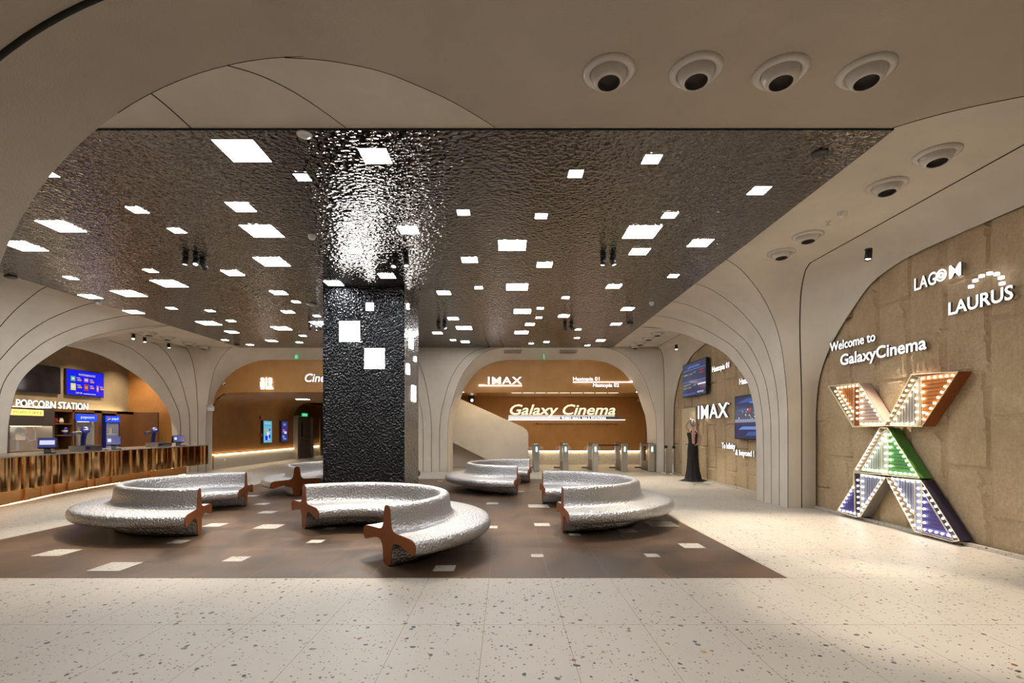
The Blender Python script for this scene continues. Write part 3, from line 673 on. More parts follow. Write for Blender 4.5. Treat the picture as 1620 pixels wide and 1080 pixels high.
def sprinkler(label, px, py, z=ZC):
    p = on_z(px, py, z - .03); p.z = z; t = thing('sprinkler', label, 'sprinkler', p)
    a = MB(); a.lathe([(.035, 0), (.03, -.008), (.008, -.012), (.008, -.05)], 0, 16); a.build('pipe', 'steel', t, world=False)
    b = MB(); b.lathe([(.001, -.05), (.03, -.052), (.03, -.056), (.001, -.058)], 0, 16); b.build('deflector', 'steel', t, world=False)
sprinkler('small steel fire sprinkler beside the right hand smoke detector', 1310, 353.5)
sprinkler('small fire sprinkler on soffit over restroom sign', 404, 561.5, 4.25)

def downlight(label, p, energy, aim, ang=95, colr=(1, .82, .6)):
    t = thing('downlight', label, 'downlight', p, 'recessed downlights')
    r = MB(); r.lathe([(.06, .0), (.06, -.008), (.045, -.01), (.045, -.002)], 0, 20); r.build('ring', 'vent_white', t, world=False)
    l = MB(); l.lathe([(.045, -.004), (.001, -.004)], 0, 20); l.build('lens', 'spot_lens', t, world=False)
    ld = bpy.data.lights.new('downlight_beam', 'SPOT'); ld.energy = energy; ld.spot_size = R(ang); ld.spot_blend = .8; ld.color = colr; ld.shadow_soft_size = .04
    lo = bpy.data.objects.new('downlight_beam', ld); COL.objects.link(lo); lo.parent = t; lo.location = (0, 0, -.03); lo.rotation_euler = Vector(aim).to_track_quat('-Z', 'Y').to_euler()
for i, y in enumerate((11.2, 13.4, 15.4, 17.0)):
    downlight('%s small downlight from the viewer in the popcorn niche ceiling' % ORD[i], (-12.3, y, 4.098), 330, (-.35, .12, -1))
for i, (x, y) in enumerate(((-6.3, 20.5), (-6.6, 24.5))):  # glowing squares added out of sight to brighten the left corridor
    o = bpy.data.objects.new('corridor_fill_light', bpy.data.objects['square_ceiling_light'].data); COL.objects.link(o); o.location = (x, y, 2.898); o.scale = (.6, .6, 1)
    tag(o, ('square light added unseen behind the column to brighten the corridor, nearer one', 'square light added unseen behind the column to brighten the corridor, farther one')[i], 'ceiling light')

for i, (x, y) in enumerate(((-1.3, -.4), (.3, 1.4), (1.9, -.2), (3.4, 1.6))):  # lamps added out of view, only to brighten the front floor
    downlight('%s added unseen downlight from left over the viewer, brightening the front floor' % ORD[i], (x, y, ZC - .002), 150, (0, .25, -1), 130, (1, .93, .86))

# ------------------------------------------------------------------ lit signs
XN, YN, ZN = Vector((0, -1, 0)), Vector((1, 0, 0)), Vector((0, 0, 1))
def sign(label, parts, name='lit_sign', mats=('sign_white', 'sign_side'), cat='sign', group=None):
    built = []
    for p in parts:
        mm = MB(); p(mm); built.append(mm)
    if len(built) == 1: return tag(built[0].build(name, list(mats)), label, cat, group)
    t = thing(name, label, cat, built[0].v[0], group)
    for q in built: q.build('lettering', list(mats), t)
    return t
def tx(s, O, xd, width, cap, depth=.03, bold=.008, **kw): return lambda mm: text_mesh(mm, s, O, xd, ZN, width, cap, depth, bold, **kw)
XS = 5.90
sign('lit white sign of five capitals with ringed O, topmost on the stone wall',
     [tx('LAG', (XS, 7.16, 3.462), XN, .355, .172, spacing=1.08), tx('M', (XS, 6.60, 3.462), XN, .17, .172),
      lambda mm: [mm.tube([(XS - .04, 6.712 + r * math.cos(a), 3.548 + r * math.sin(a)) for a in (2 * math.pi * i / 24 for i in range(25))], .011, 0, 6) for r in (.07, .03)]])
LA = sign('lit white sign of six capitals under an arc of seven dots on stone wall',
     [tx('LAURUS', (XS, 6.61, 2.985), XN, .84, .165, bold=.014)])
for a in (188, 160, 132, 104, 76, 50, 22):
    mm = MB(); mm.box((XS - .04, 6.09 + .205 * math.cos(R(a)), 3.215 + .15 * math.sin(R(a))), (.04, .042, .036)); mm.build('dot', 'sign_white', LA, world=False)
sign('lit white two line welcome sign on stone wall above the bulb lit letter',
     [tx('Welcome to', (XS, 9.02, 2.885), XN, 1.1, .15, bold=.006), tx('GalaxyCinema', (XS, 8.74, 2.60), XN, 1.78, .185, bold=.012)])
sign('lit white upper hall sign ending 01 beside the departure style screen', [tx('Haatopia 01', (XS, 14.15, 3.115), XN, 1.06, .15)], group='hall name signs on the far stone wall')
sign('lit white hall sign cut off by the arch above the poster screen', [tx('Haatopia 02', (XS, 12.5, 2.61), XN, 1.06, .15)], group='hall name signs on the far stone wall')
sign('big lit white four capital sign beside the cream double door', [tx('IMAX', (XS, 15.2, 1.815), XN, 2.05, .39, .03, .012, spacing=1.1), lambda mm: text_mesh(mm, '™', (XS, 13.13, 2.12), XN, ZN, .1, .06, .05, .0)])
sign('lit white two line slogan sign low on the far stone wall', [tx('To Infinity', (XS, 13.52, .985), XN, .78, .15), tx('& beyond !', (XS, 12.72, .845), XN, .95, .135)])
YS = YF - .01
def by(x, y, Y): return on_y(x, y, Y)
a = by(412, 616, YS)
def figure():
    def P(x, y): q = by(412 + x, 597 + y, YS); return (q.x, q.z)
    def ell(cx, cy, r): return [P(cx + r * math.cos(t), cy + r * math.sin(t)) for t in (2 * math.pi * i / 20 for i in range(20))]
    fn = lambda u, v, t: (u, t, v)
    t = thing('restroom_sign', 'lit white toilet pictogram of man and woman on left copper arch', 'sign', by(423, 606, YS))
    for nm, polys in (('man', (ell(3.7, 3.0, 2.7), [P(.6, 7), P(6.8, 7), P(6.8, 12.5), P(6.0, 18.5), P(4.4, 18.5), P(4.1, 13), P(3.3, 13), P(3.0, 18.5), P(1.4, 18.5), P(.6, 12.5)])),
                      ('divider', ([P(9.2, 0), P(10.6, 0), P(10.6, 18.5), P(9.2, 18.5)],)), ('woman', (ell(16, 3.0, 2.7), [P(12.8, 7), P(19.2, 7), P(17, 11), P(21, 18.5), P(11, 18.5), P(15, 11)]))):
        mm = MB()
        for poly in polys: mm.prism(poly[::-1], YS - .05, YS, fn, 0)
        mm.build(nm, 'sign_white', t)
figure()
a = by(483, 604, YS); sign('lit white italic lettering partly hidden by the black column', [tx('Cinema', a, YN, 1.25, .30, shear=.2)])
a = by(772, 607.5, YS); b = by(825.6, 607.5, YS)
def bar(mm, x0, x1, y, h, tip, left):
    p, q = by(x0, y, YS), by(x1, y, YS); hh = h * YS / F
    mm.box(((p.x + q.x) / 2, YS - .03, p.z), (q.x - p.x, .05, hh))
    e = p.x + .12 if left else q.x - .12
    mm.box((e, YS - .03, p.z + hh * .5), (.24, .05, hh))
sign('lit white four capital sign over a line on right copper arch', [tx('IMAX', a, YN, b.x - a.x, .265, .03, .012, spacing=1.1), lambda mm: bar(mm, 757.5, 825.7, 610, 1.7, 0, True)])
a = by(906.5, 602, YS); b = by(948, 602, YS); c = by(938, 612, YS); d = by(979, 612, YS)
sign('lit white two line hall sign split by a line on right copper arch', [tx('Haatopia 01', a, YN, b.x - a.x, .135), tx('Haatopia 02', c, YN, d.x - c.x, .135), lambda mm: bar(mm, 906.5, 1005.5, 604.3, 1.5, 0, False)])
# main cinema sign on the passage wall: bulb lit italic letters above a train shaped plate
YG = 21.38
t = thing('cinema_sign', 'large italic bulb lit cinema name sign over a train shaped plate on copper wall', 'sign', (2.4, YG, 1.9))
a, b = by(806.7, 656, YG), by(973, 656, YG)
mm = MB(); text_mesh(mm, 'Galaxy Cinema', a, YN, ZN, b.x - a.x, .44, .06, .015, .28); lt = mm.build('letters', ['sign_warm', 'x_edge'], t)
pl = [(803.9, 664.6), (804.6, 657.3), (966, 657.3), (973, 658), (981, 662), (988.4, 663.2), (988.4, 664.6)]
mm = MB(); mm.prism([(by(x, y, YG).x, by(x, y, YG).z) for x, y in pl], YG - .03, YG, lambda u, v, q: (u, q, v)); mm.build('train_plate', 'x_grey', t)
mm = MB()
for y, x0, x1, h in ((664, 803.9, 988.6, 1.2), (657.6, 804.5, 972, .7), (660, 804.3, 886, .6), (662, 804.1, 886, .5)):
    p, q = by(x0, y, YG), by(x1, y, YG); mm.box(((p.x + q.x) / 2, YG - .04, p.z), (q.x - p.x, .03, h * YG / F))
mm.build('plate_lines', 'sign_white', t)
a, b = by(888, 663.2, YG - .03), by(958, 663.2, YG - .03)
mm = MB(); text_mesh(mm, 'THISO MALL SALA STATION', a, YN, ZN, b.x - a.x, .105, .02, .03); mm.build('station_lettering', ['sign_white', 'sign_side'], t)
a, b = by(843.3, 671.5, YG), by(977.5, 671.5, YG)
sign('dark one line film quotation lettered under the cinema name', [tx('A Movie was like a box of chocolate, you never know what you gonna get', a, YN, b.x - a.x, .075, .008, .004)], 'wall_lettering', ('text_dark', 'text_dark'), 'lettering')
sign('lit white capitals over the popcorn counter cabinets', [tx('POPCORN STATION', (-13.48, 13.72, 2.125), (0, 1, 0), 2.36, .2, .05, .006)])

# ------------------------------------------------------------------ large bulb-lit letter X on the stone wall
XF, XB = 5.745, 5.90
T = thing('marquee_letter', 'large letter X of coloured boxes lit by round bulbs leaning on stone wall', 'marquee letter', (5.82, 7.8, .08))
def qa(x, y): return (1300 + x * 250 / 1588, 570 + y * 250 / 1588)
def qb(x, y): return (1310 + x * 240 / 1525, 700 + y * 240 / 1525)
def wp(p, X): q = on_x(p[0], p[1], X); return Vector((X, q.y, q.z))
BULBS = []
def limb(name, fr, outline, sidecol, panels, bulbs, bm):
    """outline: front polygon in pixels; panels: (polygon, material, slat direction); bulbs: (p, q, n)"""
    f = [wp(fr(*p), XF) for p in outline]
    mm = MB(); mm.prism([(p.y, p.z) for p in f], XF + .012, XB + .02, lambda u, v, t: (t, u, v), 0, 0); body = mm.build('letter_box', sidecol, T)
    for poly, mt, sl in panels:
        pts = [wp(fr(*p), XF) for p in poly]; pm = MB(); pm.prism([(p.y, p.z) for p in pts], XF - .004, XF + .014, lambda u, v, t: (t, u, v))
        ys = [p.y for p in pts]; zs_ = [p.z for p in pts]
        n = int(((max(ys) - min(ys)) if sl == 'v' else (max(zs_) - min(zs_))) / .05) if sl else 0
        for i in range(1, n):                                             # slat grooves clipped to the polygon
            c = (min(ys) if sl == 'v' else min(zs_)) + i * .05; hits = []
            for a_, b_ in zip(pts, pts[1:] + pts[:1]):
                u0, u1 = (a_.y, b_.y) if sl == 'v' else (a_.z, b_.z)
                if (u0 - c) * (u1 - c) < 0: hits.append(a_.lerp(b_, (c - u0) / (u1 - u0)))
            if len(hits) == 2:
                p, q = hits; m_ = p.lerp(q, .5); d_ = (q - p).length
                pm.box((XF - .004, m_.y, m_.z), (.004, .006 if sl == 'v' else d_, d_ if sl == 'v' else .006), 1)
        pm.build('slat_panel', [mt, 'x_navy'], body)
    em = MB(); lp = f + [f[0]]
    for a_, b_ in zip(lp, lp[1:]): em.tube([a_ + Vector((-.01, 0, 0)), b_ + Vector((-.01, 0, 0))], .006, seg=6)
    for poly, _, _ in panels:
        pts = [wp(fr(*p), XF - .006) for p in poly]
        for a_, b_ in zip(pts, pts[1:] + pts[:1]): em.tube([a_, b_], .0035, seg=5)
    em.build('edge_trim', 'x_edge', body)
    for p, q, n in bulbs:
        for i in range(n):
            t_ = i / (n - 1) if n > 1 else 0
            BULBS.append((wp(fr(p[0] + (q[0] - p[0]) * t_, p[1] + (q[1] - p[1]) * t_), XF - .022), bm, body))
limb('ul', qa, [(70, 258), (385, 228), (645, 657), (320, 668)], 'x_pink',
     [([(70, 258), (140, 262), (322, 540), (320, 655)], 'x_stone', None), ([(145, 264), (322, 242), (322, 530)], 'x_orange', 'v'), ([(324, 240), (380, 232), (380, 658), (324, 660)], 'x_rust', None), ([(384, 245), (632, 652), (384, 655)], 'x_pink', 'h')],
     [((138, 310), (300, 588), 9), ((162, 276), (356, 252), 6), ((185, 315), (307, 510), 6), ((356, 305), (356, 585), 6), ((398, 290), (398, 580), 6), ((426, 330), (588, 588), 7), ((400, 637), (620, 632), 6)], 'bulb_warm')
limb('ur', qa, [(905, 143), (1378, 110), (1012, 665), (640, 655)], 'x_rust',
     [([(905, 143), (980, 168), (682, 652), (640, 650)], 'x_stone', None), ([(970, 195), (970, 652), (690, 652)], 'x_silver', 'v'), ([(974, 165), (998, 165), (998, 660), (974, 655)], 'x_pink', None), ([(1002, 165), (1365, 118), (1016, 650)], 'x_orange', 'h')],
     [((910, 200), (668, 603), 9), ((948, 245), (955, 585), 6), ((918, 290), (732, 588), 6), ((700, 637), (908, 634), 5), ((1013, 182), (1315, 150), 6), ((1015, 250), (1025, 590), 6), ((1278, 208), (1058, 537), 7)], 'bulb_warm')
limb('mid', qb, [(262, 292), (527, -150), (605, -147), (925, 358)], 'x_green_dark',
     [([(262, 292), (527, -150), (575, -138), (325, 285)], 'x_stone', None), ([(335, 280), (535, -60), (535, 305)], 'x_mint', 'v'), ([(538, -100), (600, -140), (600, 318), (538, 310)], 'x_mint', None), ([(606, -138), (915, 345), (606, 312)], 'x_green', 'h')],
     [((500, -95), (288, 265), 11), ((572, -81), (578, 232), 6), ((546, -36), (382, 228), 7), ((355, 266), (578, 290), 6), ((621, -81), (625, 235), 6), ((651, -36), (842, 268), 8), ((625, 296), (872, 322), 6)], 'bulb_white')
limb('ll', qb, [(262, 300), (580, 350), (330, 745), (275, 745), (95, 685), (262, 425)], 'x_grey',
     [([(100, 683), (262, 440), (268, 718)], 'x_blue', 'v'), ([(266, 305), (325, 312), (325, 735), (275, 740)], 'x_navy', None), ([(330, 322), (540, 350), (335, 670)], 'x_steel', 'v'), ([(545, 352), (578, 352), (330, 742), (300, 738)], 'x_grey', None)],
     [((250, 450), (118, 672), 7), ((155, 684), (265, 710), 4), ((298, 376), (305, 660), 6), ((340, 328), (558, 355), 6), ((342, 386), (346, 620), 5), ((530, 398), (307, 720), 9)], 'bulb_cool')
limb('lr', qb, [(590, 350), (938, 378), (1328, 985), (1260, 996), (875, 892)], 'x_navy',
     [([(592, 350), (640, 352), (872, 740), (875, 888)], 'x_stone', None), ([(645, 355), (866, 380), (866, 720)], 'x_steel', 'v'), ([(870, 378), (938, 380), (938, 900), (876, 890)], 'x_steel', None), ([(945, 480), (1245, 975), (945, 895)], 'x_blue', 'h'), ([(945, 392), (1320, 978), (1262, 985), (945, 470)], 'x_navy', None)],
     [((614, 395), (858, 830), 9), ((646, 360), (848, 390), 5), ((678, 416), (838, 686), 6), ((905, 392), (908, 857), 8), ((966, 460), (968, 872), 7), ((1026, 885), (1270, 944), 5), ((1005, 522), (1230, 880), 7)], 'bulb_cool')
BULBS.sort(key=lambda q: q[0].y)
bm_ = {}
for i, (p, mt, body) in enumerate(BULBS[:100]):
    if mt not in bm_: q = MB(); q.ball((0, 0, 0), .0165, seg=10, ring=6); bm_[mt] = q.build('light_bulb', mt); o = bm_[mt]
    else: o = bm_[mt].copy(); COL.objects.link(o)
    o.parent = body; o.location = p - ABS(body)
q = MB(); ms = ['bulb_warm', 'bulb_white', 'bulb_cool']
for p, mt, body in BULBS[100:]: q.ball(p, .0165, ms.index(mt), seg=8, ring=5)
tag(q.build('light_bulbs', ms, T), kind='stuff')

# ------------------------------------------------------------------ screens
def screen(name, label, wallx, Yl, Yr, z0, z1, face, draw, th=.07, cat='screen', group=None):
    """flat screen on a wall of constant x; face = -1 looks to -x, +1 to +x; draw gets (mb, rect, text) in 0..1 picture coordinates"""
    t = thing(name, label, cat, (wallx + face * th, (Yl + Yr) / 2, z0), group)
    a, b = min(Yl, Yr), max(Yl, Yr)
    mm = MB(); mm.box((wallx + face * th / 2, (a + b) / 2, (z0 + z1) / 2), (th, b - a, z1 - z0)); mm.build('casing', 'black', t)
    xp = wallx + face * (th + .002); pm = MB(); names = []
    def mi(k):
        if k not in names: names.append(k)
        return names.index(k)
    W, Hh = b - a, z1 - z0
    def P(u, v, d=0): return Vector((xp + face * d, Yl + (Yr - Yl) * (.012 + .976 * u), z1 - Hh * (.02 + .96 * v)))
    def rect(u0, v0, u1, v1, k, d=.001, sk=0): pm.add([P(u0, v1, d), P(u1, v1, d), P(u1 + sk, v0, d), P(u0 + sk, v0, d)], [(0, 1, 2, 3)], mi(k))
    def text(s, u, v, wd, cap, k): text_mesh(pm, s, P(u, v, .002), (0, 1 if face > 0 else -1, 0), ZN, wd * W if wd else None, cap * Hh, 0, .01, 0, mi(k), mi(k), flat=True)
    draw(rect, text); pm.build('display', names, t); return t
def board(rect, text):
    rect(0, 0, 1, 1, 'scr_navy', 0); text('NOW SHOWING', .23, .16, .5, .065, 'scr_line')
    for v in (.2, .555): rect(0, v, 1, v + .012, 'scr_line')
    text('HORMAT 1 7:1:05', .02, .36, .4, .05, 'scr_tan'); text('10:15', .48, .33, .11, .05, 'scr_green'); text('STANDBY', .73, .3, .2, .045, 'scr_red'); text('HALL 02', .75, .38, .18, .045, 'scr_red')
    text('HOLLOW IN THE', .02, .68, .34, .05, 'scr_tan'); text('NIGHT 1 05:15', .02, .77, .38, .05, 'scr_tan'); text('13:30', .48, .72, .11, .05, 'scr_green'); text('HALL 04', .76, .8, .15, .045, 'scr_red')
    rect(.68, .67, 1, .71, 'scr_white'); text('THISO MALL SALA STATION', .02, .96, .55, .04, 'scr_line'); text('08:30:22', .66, .94, .25, .05, 'scr_white')
board_ = screen('information_screen', 'wide dark blue information screen high on far stone wall, listing showtimes', 5.885, 16.25, 14.37, 2.52, 3.58, -1, board, .1)
def photo_scr(rect, text):
    rect(0, 0, 1, 1, 'scr_navy', 0)
    for u0, u1, v, h, k, sk in ((.05, .5, .06, .1, 'scr_beam', .3), (.4, .9, .14, .04, 'scr_line', .06), (.0, .25, .3, .05, 'scr_beam', .2), (.55, .8, .4, .12, 'scr_beam', .15), (.1, .75, .72, .07, 'scr_line', .12), (.3, .85, .84, .09, 'scr_beam', .1)): rect(u0, v, u1, v + h, k, .001, sk)
    for v in (.555, .58, .605): rect(0, v, 1, v + .008, 'scr_white', .002)
    rnd = random.Random(3)
    for i in range(24):
        u, v = rnd.uniform(.1, .95), rnd.uniform(.3, .54); rect(u, v, u + .025, v + .035, 'scr_tan' if i % 3 else 'scr_white', .003)
    rect(.38, .3, .45, .38, 'scr_red', .0015, .02)
screen('poster_screen', 'blue night photo screen on stone wall, right of the four capital sign', 5.885, 12.58, 10.75, 1.25, 2.32, -1, photo_scr, .1)
def cyan(rect, text):
    rect(0, 0, 1, 1, 'scr_cyan', 0); text('GIVE WAY', .15, .14, .7, .04, 'scr_white'); text('FOR SNACKS', .1, .22, .8, .035, 'scr_blue')
    for i in range(3): rect(.15 + .25 * i, .36, .32 + .25 * i, .45, 'scr_orange' if i < 2 else 'scr_blue')
    rect(.4, .52, .7, .86, 'scr_white'); rect(.2, .68, .5, .88, 'scr_blue', .002); rect(.6, .64, .82, .8, 'scr_blue', .002); rect(.35, .5, .6, .56, 'scr_yellow', .002)
screen('poster_screen', 'upright light blue poster screen on the copper corridor wall', XW, 22.2, 23.0, .90, 1.92, 1, cyan, .12, group='upright poster screens in the corridor')
def indigo(rect, text):
    rect(0, 0, 1, 1, 'scr_indigo', 0); rect(.3, .1, .7, .22, 'scr_line'); rect(.2, .4, .5, .55, 'scr_pink', .001); rect(.45, .5, .85, .62, 'scr_white', .001); rect(.1, .7, .5, .82, 'scr_line'); rect(.3, .84, .8, .9, 'scr_cyan')
screen('poster_screen', 'upright dark violet poster screen nearer the corridor door', XW, 24.0, 24.65, .92, 1.93, 1, indigo, .12, group='upright poster screens in the corridor')
def menu(rect, text):
    rect(0, 0, 1, 1, 'scr_blue', 0); text('FOODS&SNACKS', .31, .2, .44, .075, 'scr_yellow')
    for u, v, w_, h, k, k2 in ((.1, .25, .12, .2, 'scr_green', 'scr_white'), (.45, .28, .12, .16, 'scr_pink', 'scr_white'), (.1, .54, .13, .27, 'scr_yellow', 'scr_white'), (.45, .53, .12, .26, 'scr_red', 'scr_tan'), (.8, .53, .06, .27, 'scr_pink', 'scr_white')):
        rect(u, v, u + w_, v + h, k); rect(u + w_ * .2, v + h * .3, u + w_ * .8, v + h * .7, k2, .002)
        rect(u + w_ + .05, v + .1, u + w_ + .16, v + .17, 'scr_orange'); rect(u + w_ + .03, v + .04, u + w_ + .13, v + .06, 'scr_white')
    text('YUM YUM', .22, .94, .17, .06, 'scr_yellow'); rect(.43, .91, .78, .935, 'scr_white')
screen('menu_screen', 'bright blue menu screen of snacks above the popcorn cabinets', -13.49, 15.27, 16.7, 2.56, 3.37, 1, menu)
def dark(rect, text):
    rect(0, 0, 1, 1, 'black_gloss', 0)
screen('menu_screen', 'switched off black menu screen left of the blue one', -13.49, 13.6, 15.08, 2.56, 3.37, 1, dark)

# ------------------------------------------------------------------ popcorn counter
def along(pts, step):
    P = [Vector((x, y, 0)) for x, y in pts]; out = []
    sp = smooth_curve(P, 20); acc = 0; out.append(sp[0])
    for a, b in zip(sp, sp[1:]):
        d = (b - a).length
        while acc + d >= step:
            t = (step - acc) / d; a = a.lerp(b, t); out.append(a); d = (b - a).length; acc = 0
        acc += d
    return out
FRONT = [(-8.75, 6.2), (-9.25, 9.14), (-9.48, 10.4), (-9.69, 11.98), (-9.98, 14.3), (-10.08, 16.85)]
PLINTH = [(-9.25, 6.2), (-9.72, 9.6), (-10.2, 11.2), (-10.5, 12.4), (-10.75, 14.5), (-10.62, 16.7)]
BACK = [(-9.9, 6.2), (-10.3, 9.14), (-10.62, 10.4), (-11.0, 12.0), (-11.3, 14.3), (-11.3, 16.85)]
ct = thing('snack_counter', 'long curved snack counter clad in rippled polished gold panels, lit along its foot', 'counter', (-10, 12, 0))
rnd = random.Random(5)
fl = along(FRONT, .022); mm = MB(); lo, hi = [], []; ph = 0; i = 0; pts = []
while i < len(fl) - 1:                                        # boards of differing width, each a shallow convex or concave flute
    n = rnd.choice((5, 6, 8, 10, 13)); j = min(len(fl) - 1, i + n); dep = rnd.uniform(-.045, .05); tilt = rnd.uniform(-.03, .03)
    for k in range(i, j + 1):
        u = (k - i) / max(1, j - i); d = dep * math.sin(math.pi * u) + tilt * (u - .5)
        t_ = (fl[min(k + 1, len(fl) - 1)] - fl[max(k - 1, 0)]).normalized(); nrm = Vector((t_.y, -t_.x, 0))
        pts.append((fl[k] + nrm * (d + .05), k == i))
    i = j
for (p, _), (q, brk) in zip(pts, pts[1:]):
    mm.add([(p.x, p.y, .335), (q.x, q.y, .335), (q.x, q.y, .955), (p.x, p.y, .955)], [(0, 1, 2, 3)], 0, False)
mm.build('fluted_front', 'gold', ct)
fs_, bs_ = along(FRONT, .2), along(BACK, .2); n = min(len(fs_), len(bs_)); fs_, bs_ = fs_[:n], bs_[:n]
for a in fs_, bs_: a[-1] = Vector((a[-1].x, 16.85, 0))
mm = MB(); top = [(p.x - .0, p.y) for p in fs_] + [(p.x, p.y) for p in bs_[::-1]]
mm.prism(top, .95, .975, lambda u, v, t: (u, v, t)); mm.build('worktop', 'worktop', ct)
mm = MB(); inner = [(p.x - .1, p.y) for p in fs_] + [(p.x - .6, p.y) for p in fs_[::-1]]
mm.prism(inner, .335, .95, lambda u, v, t: (u, v, t)); mm.build('carcass', 'gold_dull', ct)
pl_ = along(PLINTH, .02); mm = MB(); i = 0; pp = []
while i < len(pl_) - 1:
    j = min(len(pl_) - 1, i + rnd.choice((9, 13, 18, 24))); o = rnd.uniform(-.035, .035)
    pp += [Vector((pl_[i].x + o, pl_[i].y, 0)), Vector((pl_[j].x + o, pl_[j].y, 0))]; i = j
for p, q in zip(pp, pp[1:]): mm.add([(p.x, p.y, .018), (q.x, q.y, .018), (q.x, q.y, .34), (p.x, p.y, .34)], [(0, 1, 2, 3)])
mm.build('plinth', 'gold_dull', ct)
mm = MB()
for p, q in zip(pl_[::10], pl_[10::10]): mm.tube([(p.x - .03, p.y, .009), (q.x - .03, q.y, .009)], .005, seg=6, caps=False)
for p, q in zip(fs_, fs_[1:]): mm.tube([(p.x - .14, p.y, .322), (q.x - .14, q.y, .322)], .008, seg=6, caps=False)
mm.build('light_strip', 'led_counter', ct)
mm = MB(); e = fs_[-1]; mm.box((e.x - .32, 16.86, .66), (.72, .03, .63)); mm.build('end_board', 'gold', ct)

def pos(label, x, y, rz):
    t = thing('till_terminal', label, 'cash register', (x, y, .975), 'touch screen tills on the snack counter'); t.rotation_euler = (0, 0, R(rz))
    b = MB(); b.prism([(-.16, 0), (.14, 0), (.12, .03), (-.02, .30), (-.06, .30), (-.08, .1)], -.05, .05, lambda u, v, q: (u, q, v)); b.build('stand', 'black', t, .006, world=False)
    Mx = Matrix.Translation((.045, 0, .22)) @ Matrix.Rotation(R(-28), 4, 'Y')
    s = MB(); s.box((0, 0, 0), (.03, .30, .24), 0, Mx); h = s.build('customer_display', 'black', t, world=False)
    d = MB(); nm = ['scr_line', 'scr_white', 'scr_indigo']
    for (u0, v0, u1, v1), k in (((-.14, -.11, .14, .11), 2), ((-.14, .07, .14, .11), 0), ((-.12, -.05, .12, .055), 1 if 'first' in label else 0), ((-.12, -.04, -.05, .05), 1)):
        e_ = .0165 + .0008 * (k + 1) + (.001 if k == 1 else 0)
        d.add([(e_, u0, v0), (e_, u1, v0), (e_, u1, v1), (e_, u0, v1)], [(0, 1, 2, 3)], k, False, Mx)
    d.build('picture', nm, h, world=False)
    Mb = Matrix.Translation((-.13, 0, .2)) @ Matrix.Rotation(R(40), 4, 'Y')
    q = MB(); q.box((0, 0, 0), (.03, .32, .26), 0, Mb); q.build('staff_screen', 'black', t, world=False)
    k = MB(); k.box((.19, .08, .012), (.1, .16, .024)); k.build('card_reader', 'black', t, world=False)
    return t
pos('black touch screen till on counter, first from left before the popcorn machine', -9.85, 10.75, -52)
pos('black touch screen till on counter in front of the glass drinks fridge', -10.15, 12.95, -52)
pos('black touch screen till at far end of counter by the pier', -10.5, 16.05, -48)
def tap(label, x, y):
    t = thing('drink_tap', label, 'drink dispenser', (x, y, .975), 'soft drink taps on the snack counter')
    b = MB(); b.lathe([(.08, 0), (.08, .015), (.05, .03)], 0, 20, cap0=True); b.tube([(0, 0, .02), (.0, 0, .22), (.02, .0, .36), (.06, 0, .46)], [.045, .05, .055, .05], 0, 14); b.build('column', 'blue_dark', t, world=False)
    q = MB(); q.lathe([(.001, -.03), (.09, -.025), (.095, .0), (.09, .02), (.001, .024)], 0, 28, Matrix.Translation((.07, -.02, .50)) @ Matrix.Rotation(R(55), 4, 'Y') @ Matrix.Rotation(R(20), 4, 'X')); hd = q.build('badge', 'blue', t, world=False)
    l = MB(); Mx = Matrix.Translation((.07, -.02, .50)) @ Matrix.Rotation(R(55), 4, 'Y') @ Matrix.Rotation(R(20), 4, 'X')
    n_ = 24
    up = [(.055 * math.cos(a), .055 * math.sin(a)) for a in (2 * math.pi * i / n_ for i in range(n_))]
    l.poly([Mx @ Vector((u, v, .0255)) for u, v in up], 0)
    for sg, k in ((1, 1), (-1, 2)):
        half = [(-.052, sg * .004)] + [(.054 * math.cos(a), sg * .054 * math.sin(a)) for a in (math.pi - .08 - (math.pi - .5) * i / 12 for i in range(13))] + [(.01, sg * .012)]
        l.poly([Mx @ Vector((-v, u, .0262)) for u, v in half], k)
    l.build('emblem', ['white', 'red', 'blue_dark'], hd, world=False)
    a = MB(); a.tube([(.02, 0, .42), (-.03, -.16, .44), (-.05, -.26, .43)], [.035, .03, .028], 0, 12); a.build('arm', 'steel_dark', t, world=False)
    c = MB(); c.tube([(-.05, -.25, .44), (-.05, -.25, .33)], [.022, .014], 0, 12); c.build('nozzle', 'blue', t, world=False)
    return t
tap('blue and steel drink tap with round badge before the popcorn warmer', -10.35, 12.25)
tap('blue and steel drink tap with round badge near far end of the counter', -10.75, 15.25)
def tray(label, x, y, L, rz):
    t = thing('steel_box', label, 'steel box', (x, y, .975), 'steel drip boxes on the snack counter'); t.rotation_euler = (0, 0, R(rz))
    b = MB(); b.box((0, 0, .065), (.34, L, .13)); b.build('body', 'steel', t, .006, world=False)
    g = MB()
    for i in range(9): g.box((-.13 + .0325 * i, 0, .134), (.012, L * .86, .008))
    g.build('drip_grid', 'steel_dark', t, world=False)
    p = MB(); p.box((.172, -L * .3, .08), (.006, L * .2, .04)); p.build('label_plate', 'blue_dark', t, world=False)
tray('brushed steel box on counter beneath the left drink tap', -9.95, 11.85, .62, 8)
tray('brushed steel box on counter beneath the right drink tap', -10.4, 15.0, .74, 6)

